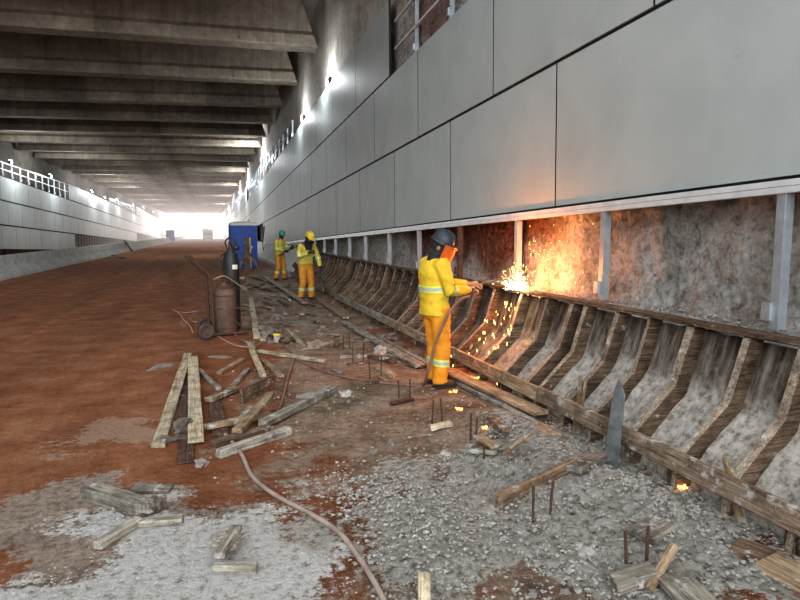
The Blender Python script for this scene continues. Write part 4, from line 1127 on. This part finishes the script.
# pipe at the far worker
o = MB().cyl((2.15, 26.2, 1.28), (3.71, 26.4, 1.22), .035).build('pipe', M['steel_dull']); tag(o, 'grey pipe sticking out horizontally from the wall behind the green-helmet worker', 'pipe')
cmx = MB(); cmx.box((0, 0, .14), (.34, .26, .24)); cmx.cyl((-.17, 0, .16), (-.34, 0, .14), .06); cmx.box((.05, 0, .28), (.2, .1, .06))
o = cmx.build('power_tool', M['black'], bevel=.02); o.location = (3.46, 21.9, 1.02); tag(o, 'dark power tool lying on the far end of the formwork', 'tool')

# ------------------------------------------------------------------ leaning dark board on the far barrier
bd = board('plank', (-7.05, 62.0, .0), (-7.72, 62.6, .95), .42, .10, M['w_dark'], None, (1, 0, .6), 77); tag(bd, 'dark board leaning on the pale barrier across the road', 'plank')
pp = G(115, 257)
for k, (a, b, l) in enumerate((((107, 258), (122, 256), 'grey slat of the small litter pile by the far barrier'), ((111, 255), (124, 258), 'brown slat of the small litter pile by the far barrier'))):
    pl(a, b, .3, .06, M['w_grey'] if k == 0 else M['w_dark'], l, (0, .03))

# ------------------------------------------------------------------ pale van far down the tunnel
p = G(208, 240.5); t = thing('van', 'tiny pale box van parked far down the tunnel', 'van', (p.x, p.y, 0), .0)
sc = 1.0
mb = MB(); mb.box((0, 2.2, 1.55), (2.3, 4.2, 2.1)); mb.build('cargo_box', M['white'], t, bevel=.05)
mb = MB(); mb.box((0, -.9, 1.15), (2.05, 1.7, 1.5)); mb.build('cab', M['white'], t, bevel=.12)
mb = MB(); mb.box((0, -1.76, 1.5), (1.7, .04, .6)); mb.build('windscreen', M['glass'], t)
mb = MB(); mb.box((0, 1.2, .45), (2.0, 5.6, .25)); mb.build('chassis', M['black'], t)
for sx in (-1, 1):
    for y in (-.9, 3.2):
        a = MB(); a.cyl((sx*.78, y, .4), (sx*1.02, y, .4), .4, n=20); a.build('wheel', M['tyre'], t)

# ------------------------------------------------------------------ sparks of the cutting torch
SPK = Vector((3.40, 6.50, 1.06))
RS = random.Random(5)
def streak(mb, p, d, L, r):
    d = d.normalized(); a = d.cross(Vector((0, 0, 1)) if abs(d.z) < .9 else Vector((1, 0, 0))).normalized(); b = d.cross(a)
    mb.add([p, p+d*L*.5+a*r, p+d*L*.5+b*r, p+d*L*.5-a*r, p+d*L*.5-b*r, p+d*L], [(0, 1, 2), (0, 2, 3), (0, 3, 4), (0, 4, 1), (5, 2, 1), (5, 3, 2), (5, 4, 3), (5, 1, 4)])
mb = MB()
for _ in range(420):
    a = RS.uniform(0, 2*PI); e = RS.uniform(-.15, 1.45); d = Vector((math.cos(a)*math.cos(e)*.7, math.sin(a)*math.cos(e)*1.3, math.sin(e)))
    if d.x > .5: d.x *= .3
    rr = .02+.34*RS.random()**2.4
    p = SPK+d*rr; p.z -= rr*rr*.5
    if p.x > 3.84: p.x = 3.84
    streak(mb, p, d+Vector((0, 0, -.4*rr)), RS.uniform(.008, .04), RS.uniform(.0012, .003))
for _ in range(90):                       # sprays that creep up the wall
    y = SPK.y+RS.gauss(.15, .33); z = 1.1+abs(RS.gauss(0, .3)); streak(mb, Vector((3.82-.02*RS.random(), y, z)), Vector((0, RS.uniform(-.6, .6), 1)), RS.uniform(.006, .03), RS.uniform(.001, .0022))
for _ in range(52):                         # drops falling in front of the ribs
    k = RS.random(); x = 3.36-.5*k*RS.random()-.3*k; y = SPK.y+RS.uniform(-.75, .75)*(.25+.8*k); z = .95-.93*k
    if x > 3.0 and z < .56*(x-2.93)/.37: x = 2.86
    streak(mb, Vector((x, y, z)), Vector((RS.uniform(-.1, .02), RS.uniform(-.1, .1), -1)), RS.uniform(.018, .05), RS.uniform(.0022, .0048))
o = mb.build('sparks', M['spark'], flat=True); tag(o, 'orange sparks flying and dripping from the torch cut', 'sparks', kind='stuff')
mb = MB()
for _ in range(60):
    a = RS.uniform(0, 2*PI); rr = abs(RS.gauss(0, .05)); p = SPK+Vector((RS.gauss(0, .025), RS.gauss(0, .10), abs(RS.gauss(0, .028))))
    mb.ball(p, RS.uniform(.008, .022), 8, 5)
mb.tube([SPK+Vector((-.22, -.12, .005)), SPK+Vector((-.1, -.05, .002)), SPK], [.004, .009, .018], 8)
o = mb.build('cutting_flame', M['sparkcore']); tag(o, 'white-hot cutting flame on the top rail of the formwork', 'flame', kind='thing')
for px, s, l in (((461, 411), .035, 'glowing slag drop on the dirt by the starter bars'), ((476, 388), .04, 'glowing slag drop on the wide flat plank'), ((455, 393), .03, 'glowing slag drop near the boots of the welder'), ((485, 429), .02, 'faint glowing slag drop near the thin brown slat'), ((682, 489), .014, 'single glowing ember under the nearest lower board')):
    p = GH(*px); bm = bmesh.new(); z = p.z+.01+(.10 if px[0] == 476 else 0)
    mb = MB()
    for k in range(9): mb.ball((RS.gauss(0, s*.7), RS.gauss(0, s*.9), abs(RS.gauss(0, .006))), RS.uniform(.004, .011), 8, 5)
    o = mb.build('hot_slag', M['ember']); o.location = (p.x, p.y, z); tag(o, l, 'hot slag', 'glowing slag drops')
    bm.free()
# ------------------------------------------------------------------ people
def rotY(a): return Matrix.Rotation(a, 3, 'Y')
def head_parts(mb, c, rot):
    """skull, jaw, nose, brow, ears, lips around c; faces +X before rot"""
    def B(p, r, n=18, m=12):
        t = MB().ball((0, 0, 0), r, n, m)
        mb.add([c+rot @ (Vector(p)+Vector(v)) for v in t.v], t.f)
    B((0, 0, .03), (.098, .077, .100)); B((.025, 0, -.035), (.072, .058, .075)); B((.055, 0, -.082), (.032, .034, .026))
    B((.098, 0, -.012), (.020, .014, .017), 10, 8); B((.090, 0, .008), (.015, .011, .03), 10, 8)
    B((.080, 0, .032), (.022, .055, .014), 12, 8); B((.085, 0, -.050), (.014, .026, .011), 10, 8)
    for s in (-1, 1): B((-.005, s*.080, -.002), (.022, .012, .033), 10, 8)
def hand_parts(mb, wrist, fwd, down, side, k=1.0, curl=.75):
    """palm with four bent fingers of unequal length and a thumb; fwd: along the fingers, down: where the fingers curl to, side: thumb side"""
    fwd = fwd.normalized(); down = (down-fwd*down.dot(fwd)).normalized(); lat = fwd.cross(down)
    if lat.dot(side) < 0: lat = -lat
    P = lambda a, b, c: wrist+fwd*(a*k)+lat*(b*k)+down*(c*k)
    mb.tube([P(-.02, 0, 0), P(.03, 0, 0), P(.075, 0, 0), P(.095, 0, .003)], [(.028*k, .024*k), (.030*k, .022*k), (.040*k, .017*k), (.036*k, .013*k)], 12)
    for i, (b, L) in enumerate(((.030, .88), (.010, 1.0), (-.011, .93), (-.031, .74))):
        p = [(.085, 0)]; a = .25
        for s in (.040*L, .028*L, .022*L):
            p.append((p[-1][0]+s*math.cos(a), p[-1][1]+s*math.sin(a))); a += curl
        mb.tube([P(x, b*(1+.1*j), z) for j, (x, z) in enumerate(p)], [.0105*k, .0100*k, .0092*k, .0075*k], 9)
    mb.tube([P(.02, .024, .006), P(.050, .052, .016), P(.078, .056, .034), P(.098, .044, .046)], [.014*k, .0125*k, .0115*k, .009*k], 9)
def rings_xy(mb, L, n=26):
    """torso rings: (centre, rx, ry)"""
    rs = []
    for c, rx, ry in L:
        c = Vector(c); r = []
        for k in range(n):
            a = 2*PI*k/n; ca, sa = math.cos(a), math.sin(a)
            r.append(c+Vector((rx*math.copysign(abs(ca)**.85, ca), ry*math.copysign(abs(sa)**.85, sa), 0)))
        rs.append(r)
    mb.rings(rs)
def lerp(a, b, t): return Vector(a)*(1-t)+Vector(b)*t

def person(label, loc, rz, P, C, vox=.013, wr=.006, name='person'):
    """P joints (x forward, y to the left, z up), C clothing materials"""
    t = thing(name, label, 'person', loc, rz, None)
    V = {k: Vector(v) for k, v in P.items() if isinstance(v, tuple)}
    hr = rotY(P.get('pitch', .3)) if not P.get('turn') else Matrix.Rotation(P['turn'], 3, 'Z') @ rotY(P.get('pitch', .3))
    # continuous body under the clothes
    b = MB(); head_parts(b, V['head'], hr)
    b.tube([V['neck']-Vector((0, 0, .06)), V['neck'], V['head']+hr @ Vector((-.015, 0, -.05))], [.062, .056, .055], 14)
    rings_xy(b, [(V['pelvis']+Vector((0, 0, -.10)), .085, .13), (V['pelvis'], .11, .155), (lerp(V['pelvis'], V['chest'], .45), .095, .14), (V['chest'], .115, .165), (lerp(V['chest'], V['neck'], .6), .09, .15), (V['neck']-Vector((0, 0, .02)), .05, .065)])
    for s in 'RL':
        b.tube([V['sh'+s], lerp(V['sh'+s], V['el'+s], .5), V['el'+s], lerp(V['el'+s], V['wr'+s], .4), V['wr'+s]], [.052, .046, .040, .038, .027], 12)
        b.tube([V['hip'+s], lerp(V['hip'+s], V['kn'+s], .5), V['kn'+s], lerp(V['kn'+s], V['an'+s], .35), V['an'+s]], [.082, .070, .052, .052, .036], 14)
        hand_parts(b, V['wr'+s], P['hf'+s], P['hd'+s], P['hs'+s], .95, P.get('curl', .75))
        b.tube([V['an'+s]+Vector((-.05, 0, -.04)), V['an'+s]+Vector((.06, 0, -.035)), V['an'+s]+P['toe'+s]*.15+Vector((0, 0, -.045))], [.034, .036, .022], 10)
    organic(b, 'body', C['skin'], t, .009 if vox < .014 else .012, 2)
    # eyes
    for s in (-1, 1):
        e = MB(); e.ball(V['head']+hr @ Vector((.083, s*.033, .012)), .0115, 10, 8); e.build('eye', M['white'], t)
    # shirt
    sh = MB()
    hem = V['pelvis']+Vector((0, 0, P.get('hem', -.10)))
    rings_xy(sh, [(hem, .150, .205), (hem+Vector((0, 0, .012)), .152, .207), (lerp(hem, V['chest'], .3), .138, .190), (lerp(hem, V['chest'], .6), .140, .190), (V['chest'], .148, .200), (lerp(V['chest'], V['neck'], .45), .135, .190), (lerp(V['chest'], V['neck'], .8), .095, .135), (V['neck']+Vector((0, 0, .005)), .070, .078), (V['neck']+Vector((.005, 0, .04)), .066, .070)])
    for s in 'RL':
        a = lerp(V['sh'+s], V['chest'], .25)
        sh.tube([a, V['sh'+s], lerp(V['sh'+s], V['el'+s], .5), V['el'+s], lerp(V['el'+s], V['wr'+s], .45), lerp(V['el'+s], V['wr'+s], .93)], [.085, .086, .076, .066, .060, .050], 16)
    so = organic(sh, 'shirt', C['shirt'], t, vox, 5, wr, 10)
    # trousers
    tr = MB()
    rings_xy(tr, [(V['pelvis']+Vector((0, 0, -.16)), .10, .15), (V['pelvis']+Vector((0, 0, -.06)), .125, .180), (V['pelvis']+Vector((0, 0, .06)), .125, .175)])
    for s in 'RL':
        d = Vector((0, 0, 1))
        tr.tube([V['hip'+s]+Vector((0, 0, .02)), lerp(V['hip'+s], V['kn'+s], .45), V['kn'+s], lerp(V['kn'+s], V['an'+s], .5), V['an'+s]+Vector((.0, 0, .01)), V['an'+s]+Vector((.005, 0, -.03))], [.112, .104, .090, .086, .082, .084], 18)
    to = organic(tr, 'trousers', C['trousers'], t, vox, 4, wr*1.2, 9, 3.3)
    # boots
    for s in 'RL':
        f = P['toe'+s]; a = V['an'+s]; z0 = a.z
        bo = MB()
        g = lambda q, z: Vector((a.x+f.x*q, a.y+f.y*q, z0+z))
        bo.tube([g(0, .06), g(-.005, .0), g(-.01, -.04)], [.052, .054, .056], 14)
        bo.tube([g(-.07, -.035), g(-.04, -.03), g(.04, -.03), g(.11, -.045), g(.165, -.055), g(.185, -.062)], [(.036, .040), (.043, .045), (.047, .045), (.046, .034), (.040, .026), (.026, .016)], 14)
        bt = organic(bo, 'boot', M['boot'], t, .010, 3)
        so_ = MB(); so_.rings([[g(0, z)+Vector((f.x*q-f.y*w*k, f.y*q+f.x*w*k, 0)) for q, w in ((-.085, -.028), (-.05, -.043), (.05, -.044), (.12, -.048), (.175, -.03), (.19, 0), (.175, .03), (.12, .048), (.05, .044), (-.05, .043), (-.085, .028))] for z, k in ((-.082, 1), (-.062, 1.02))])
        so_.build('sole', M['black'], bt)
    # gloves
    for s in 'RL':
        gl = MB(); hand_parts(gl, V['wr'+s], P['hf'+s], P['hd'+s], P['hs'+s], 1.12, P.get('curl', .75))
        u = (V['wr'+s]-V['el'+s]).normalized(); gl.tube([V['wr'+s]-u*.09, V['wr'+s]-u*.03, V['wr'+s]+u*.02], [.046, .040, .034], 14)
        organic(gl, 'glove', C['glove'], t, .0055, 1)
    # reflective bands
    def stripe(src, p, d, near, rad, wide=.075):
        p = Vector(p); d = Vector(d).normalized()
        band(src, 'band', p-d*wide/2, p+d*wide/2, M['lime'], t, .006, near, rad)
        band(src, 'reflective_tape', p-d*wide*.27, p+d*wide*.27, M['reflect'], t, .0085, near, rad)
    zc = lerp(hem, V['chest'], .62)
    armz = 9
    torso_near = zc
    stripe(so, zc, (0, 0, 1), zc, .235)
    for s in 'RL':
        d = V['wr'+s]-V['el'+s]; p = lerp(V['el'+s], V['wr'+s], .12); stripe(so, p, d, p, .12, .06)
        d = V['an'+s]-V['kn'+s]; p = lerp(V['kn'+s], V['an'+s], .48); stripe(to, p, d, p, .16)
    return t, V, hr
def helmet(t, V, hr, mat, strap=True, tilt=0.0):
    c = V['head']+hr @ Vector((-.005, 0, .055)); h = empty('helmet', (0, 0, 0)); h.parent = t
    q = hr @ rotY(tilt)
    def put(mb, name, m):
        mb.v = [tuple(c+q @ Vector(v)) for v in mb.v]; return mb.build(name, m, h)
    prof = [(1.0, 0), (1.0, .02), (.97, .055), (.86, .095), (.62, .125), (.3, .140), (.05, .143)]
    a = MB(); n = 30
    a.rings([[Vector((.128*r*math.cos(2*PI*k/n), .104*r*math.sin(2*PI*k/n), z)) for k in range(n)] for r, z in prof])
    for yy in (-.03, 0, .03): a.tube([Vector((.128*r*.99*sx, yy, z+.004)) for sx, r, z in ((-1, .86, .095), (-1, .6, .126), (0, 0, .144), (1, .6, .126), (1, .86, .095))], .007, 6)
    put(a, 'shell', mat)
    b = MB(); b.rings([[Vector((.126*math.cos(2*PI*k/n)*r1+(.045*max(0, math.cos(2*PI*k/n)) if r1 > 1 else 0), .103*math.sin(2*PI*k/n)*r1, z)) for k in range(n)] for r1, z in ((.96, .012), (1.10, -.004), (1.10, .002), (.98, .02))], cap=False)
    put(b, 'brim', mat)
    if strap:
        for s in (-1, 1):
            d = MB(); d.tube([Vector((.0, s*.098, .01)), Vector((.02, s*.088, -.07)), Vector((.05, s*.03, -.155))], .006, 6); put(d, 'chin_strap', M['black'])
    return h, c, q
def hood(t, V, hr, mat, face_open=True):
    """cloth hood over head and neck"""
    c = V['head']; m = MB()
    def add(tb): m.add([c+hr @ Vector(v) for v in tb.v], tb.f)
    add(MB().ball((-.012, 0, .03), (.104, .088, .108), 20, 14)); add(MB().ball((0, 0, -.045), (.085, .078, .085), 18, 12))
    m.tube([V['head']+hr @ Vector((-.01, 0, -.07)), V['neck'], V['neck']+Vector((0, 0, -.05))], [.085, .088, .11], 18)
    if not face_open: add(MB().ball((.05, 0, -.03), (.062, .06, .075), 18, 12))
    return organic(m, 'hood', mat, t, .010, 3, .004, 14)

# the welder
W1 = GH(435, 386); W1.z -= .005
P1 = dict(pelvis=(-.01, 0, .93), chest=(-.03, 0, 1.28), neck=(.0, 0, 1.44), head=(.055, -.01, 1.545), pitch=.45, turn=-.75, hem=-.12,
          shR=(-.03, -.20, 1.37), elR=(.03, -.255, 1.09), wrR=(.33, -.15, 1.085), shL=(-.01, .20, 1.37), elL=(.18, .225, 1.15), wrL=(.45, .04, 1.125),
          hipR=(.0, -.095, .88), knR=(.035, -.10, .47), anR=(.0, -.105, .095), hipL=(.0, .095, .88), knL=(.06, .11, .47), anL=(.05, .12, .095),
          toeR=Vector((1, -.12, 0)).normalized(), toeL=Vector((1, .2, 0)).normalized(),
          hfR=Vector((.9, .35, -.05)), hdR=Vector((.2, .3, -1)), hsR=Vector((-.2, 1, .3)), hfL=Vector((.95, -.25, -.02)), hdL=Vector((.2, -.3, -1)), hsL=Vector((-.2, -1, .3)), curl=.95)
t1, V1, h1 = person('welder in bright yellow shirt and orange trousers, orange face shield, cutting with a torch', tuple(W1), .16, P1, dict(skin=M['skin'], shirt=M['yellow'], trousers=M['orange'], glove=M['glove']), .011, .007)
hood(t1, V1, h1, M['blackcloth'])
hm, hc, hq = helmet(t1, V1, h1, M['cap'], False)
def shieldmat():
    m, nt, bs = newmat('orange_visor'); nt.nodes.remove(bs)
    out = next(n for n in nt.nodes if n.type == 'OUTPUT_MATERIAL')
    d = nt.nodes.new('ShaderNodeBsdfPrincipled'); d.inputs['Base Color'].default_value = (1.0, .34, .08, 1); d.inputs['Roughness'].default_value = .25
    tl = nt.nodes.new('ShaderNodeBsdfTranslucent'); tl.inputs[0].default_value = (1.0, .45, .14, 1)
    tp_ = nt.nodes.new('ShaderNodeBsdfTransparent'); tp_.inputs[0].default_value = (1.0, .55, .25, 1)
    a = nt.nodes.new('ShaderNodeMixShader'); a.inputs[0].default_value = .65; b = nt.nodes.new('ShaderNodeMixShader'); b.inputs[0].default_value = .25
    nt.links.new(d.outputs[0], a.inputs[1]); nt.links.new(tl.outputs[0], a.inputs[2]); nt.links.new(a.outputs[0], b.inputs[1]); nt.links.new(tp_.outputs[0], b.inputs[2]); nt.links.new(b.outputs[0], out.inputs[0])
    return m
M['visor'] = shieldmat()
vs = MB(); rs = []
for i in range(7):
    k = i/6; z = .085-.36*k; rr = .152+.02*k
    rs.append([V1['head']+h1 @ Vector((.012+rr*math.cos(a), .128*math.sin(a), z)) for a in [(-1.25+2.5*j/16) for j in range(17)]])
vs.rings(rs, closed=False, cap=False)
vo = vs.build('face_shield', M['visor'], t1); vo['label'] = 'orange-lit curved face shield'
br = MB(); br.tube([V1['head']+h1 @ Vector((.012+.147*math.cos(a), .122*math.sin(a), .078)) for a in [(-1.35+2.7*j/14) for j in range(15)]], .010, 8); br.build('visor_bracket', M['black'], t1)
bl = MB(); bl.torus(V1['pelvis']+Vector((0, 0, .02)), .16, .01, 'Z', 24, 6)

# the torch he holds
def to_world(t, v): 
    a = t.rotation_euler.z; return Vector((t.location.x+v[0]*math.cos(a)-v[1]*math.sin(a), t.location.y+v[0]*math.sin(a)+v[1]*math.cos(a), t.location.z+v[2]))
hR = to_world(t1, V1['wrR']+P1['hfR'].normalized()*.10+Vector((0, 0, -.028))); hL = to_world(t1, V1['wrL']+P1['hfL'].normalized()*.10+Vector((0, 0, -.028)))
th = thing('cutting_torch', 'brass cutting torch with thin tubes held by the welder', 'torch', tuple(hR))
L = lambda p: Vector(p)-hR
ax = (hL-hR).normalized()
mb = MB(); mb.tube([L(hR-ax*.12), L(hR-ax*.02), L(hL+ax*.04)], [.016, .017, .013], 10); mb.build('handle', M['rust'], th)
mb = MB()
for o2 in (-.008, .008): mb.tube(catmull([L(hL+Vector((0, 0, o2))), L(hL+Vector((.14, .05, .05+o2))), L(SPK+Vector((-.10, -.03, .10+o2))), L(SPK+Vector((-.035, -.01, .065+o2)))], 5), .005, 8)
mb.build('gas_tube', M['w_warm'], th)
mb = MB(); mb.cyl(L(SPK+Vector((-.05, -.012, .08))), L(SPK+Vector((-.012, -.003, .022))), .013, .008); mb.build('nozzle', M['rust'], th)
mb = MB(); mb.cyl(L(hR-ax*.06+Vector((0, 0, .0))), L(hR-ax*.06+Vector((0, 0, .05))), .006); mb.lathe(L(hR-ax*.06+Vector((0, 0, .045))), [(.004, 0), (.02, .003), (.02, .014), (.004, .017)], 12); mb.build('valve_knob', M['rust'], th)

# the near distant worker: bowed yellow helmet, face away in a black hood
W2 = GH(306, 300)
P2 = dict(pelvis=(0, 0, .94), chest=(.07, 0, 1.27), neck=(.135, -.01, 1.44), head=(.215, -.03, 1.555), pitch=.62, turn=.1, hem=-.02,
          shR=(.09, -.20, 1.375), elR=(.16, -.31, 1.13), wrR=(.30, -.10, 1.22), shL=(.09, .20, 1.37), elL=(.14, .29, 1.10), wrL=(.21, .31, .84),
          hipR=(.0, -.095, .89), knR=(.05, -.11, .48), anR=(-.06, -.12, .095), hipL=(.0, .095, .89), knL=(.07, .11, .48), anL=(.03, .15, .095),
          toeR=Vector((1, -.15, 0)).normalized(), toeL=Vector((1, .25, 0)).normalized(),
          hfR=Vector((.5, .8, .2)), hdR=Vector((-.6, 0, -.4)), hsR=Vector((0, .3, 1)), hfL=Vector((.25, .0, -1)), hdL=Vector((-.3, -1, 0)), hsL=Vector((1, 0, 0)), curl=.8)
t2, V2, h2 = person('bowed worker in yellow shirt and orange trousers with yellow helmet and black hood', tuple(W2), -PI/2+.45, P2, dict(skin=M['skindark'], shirt=M['yellowdull'], trousers=M['orangedull'], glove=M['gloved']), .014, .007)
hood(t2, V2, h2, M['blackcloth'], False); helmet(t2, V2, h2, M['yhelm'], False, -.15)
bib = MB(); rings_xy(bib, [(lerp(V2['chest'], V2['neck'], k)+Vector((.05+.035*(1-k), -.03, 0)), .10, .10+.02*k) for k in (.1, .5, .95)], 18); bib.build('respirator_bib', M['blackcloth'], t2)
lp = MB(); c2 = V2['head']+h2 @ Vector((.02, 0, .07)); lp.tube([c2+h2 @ Vector(v) for v in ((.0, -.12, .0), (.04, -.20, .06), (.14, -.22, .08), (.20, -.20, .02), (.20, -.14, -.06))], .012, 8); lp.build('raised_visor_bracket', M['black'], t2)
hl = to_world(t2, V2['wrL']+Vector((.03, -.01, -.11)))
cb = MB(); cb.tube(catmull([(0, 0, .12), (0, 0, -.1), (.10, -.04, -.38), (.17, -.06, -.58)], 5), .012, 8); cb.tube([(.17, -.06, -.58), (.20, -.07, -.66)], [.02, .008], 8)
o = cb.build('pry_bar', M['black']); o.location = hl; tag(o, 'dark pry bar hanging from the hand of the worker in yellow helmet', 'pry bar')

# the farthest worker: green helmet
W3 = GH(280, 280)
P3 = dict(pelvis=(0, 0, .94), chest=(.03, 0, 1.30), neck=(.06, 0, 1.46), head=(.10, 0, 1.585), pitch=.25, turn=.2, hem=.0,
          shR=(.03, -.20, 1.39), elR=(.08, -.28, 1.12), wrR=(.30, -.12, 1.06), shL=(.03, .20, 1.39), elL=(.14, .28, 1.16), wrL=(.38, .14, 1.16),
          hipR=(.0, -.10, .89), knR=(.05, -.15, .48), anR=(-.03, -.20, .095), hipL=(.0, .10, .89), knL=(.08, .13, .48), anL=(.05, .17, .095),
          toeR=Vector((1, -.3, 0)).normalized(), toeL=Vector((1, .3, 0)).normalized(),
          hfR=Vector((.8, .5, -.1)), hdR=Vector((.1, .2, -1)), hsR=Vector((0, 1, .2)), hfL=Vector((.9, -.3, 0)), hdL=Vector((.1, -.2, -1)), hsL=Vector((0, -1, .2)), curl=.9)
t3, V3, h3 = person('worker in green helmet, yellow shirt and orange trousers, gripping a bar at the waist', tuple(W3), -.75, P3, dict(skin=M['skindark'], shirt=M['yellowdull'], trousers=M['orangedull'], glove=M['gloved']), .015, .007)
helmet(t3, V3, h3, M['ghelm'])
a = to_world(t3, V3['wrR']+Vector((.06, .03, -.03))); b = to_world(t3, V3['wrL']+Vector((.08, -.02, -.03))); d = (b-a).normalized()
o = MB().tube([-d*.30, (b-a)+d*.55], .018, 10).build('bar', M['black']); o.name = 'steel_bar'; o.location = a; tag(o, 'dark steel bar gripped by the worker in green helmet', 'bar')
# ------------------------------------------------------------------ light
LOOK = 'Medium High Contrast'
w = bpy.data.worlds.new('daylight'); SC.world = w; w.use_nodes = True
bg = w.node_tree.nodes['Background']; bg.inputs[0].default_value = (.93, .97, 1.0, 1); bg.inputs[1].default_value = 1.3
def area(name, loc, target, size, sizey, power, col):
    ld = bpy.data.lights.new(name, 'AREA'); ld.shape = 'RECTANGLE'; ld.size = size; ld.size_y = sizey; ld.energy = power; ld.color = col
    o = bpy.data.objects.new(name, ld); COL.objects.link(o); o.location = loc
    o.rotation_euler = (Vector(target)-Vector(loc)).to_track_quat('-Z', 'Y').to_euler(); return o
area('tunnel_mouth_daylight', (-6, -10, 7), (0, 12, 4.0), 18, 8, 1700, (.95, .98, 1.0))
area('tunnel_exit_daylight', (-5.5, 234, 5), (-5.5, 100, 3), 18, 9, 30000, (1.0, .95, .9))
def sun(name, d, angle, s, col):
    ld = bpy.data.lights.new(name, 'SUN'); ld.energy = s; ld.angle = math.radians(angle); ld.color = col
    o = bpy.data.objects.new(name, ld); COL.objects.link(o); o.rotation_euler = Vector(d).to_track_quat('-Z', 'Y').to_euler(); return o
sun('sky_fill_sun', (-.30, 1, -.13), 50, 3.0, (.96, .98, 1.0))  # broad sun lamp added to brighten far panels and floor, imitating open sky
sd = bpy.data.lights.new('sparks_light', 'POINT'); sd.energy = 85; sd.color = (1.0, .27, .045); sd.shadow_soft_size = .06
so = bpy.data.objects.new('sparks_light', sd); COL.objects.link(so); so.location = (3.36, 6.55, 1.20)
SC.view_settings.view_transform = 'Standard'; SC.view_settings.look = LOOK; SC.view_settings.exposure = 0.22; SC.view_settings.gamma = 1
SC.cycles.max_bounces = 8; SC.cycles.diffuse_bounces = 5; SC.cycles.use_denoising = True; SC.cycles.sample_clamp_indirect = 6
SC.cycles.volume_bounces = 0
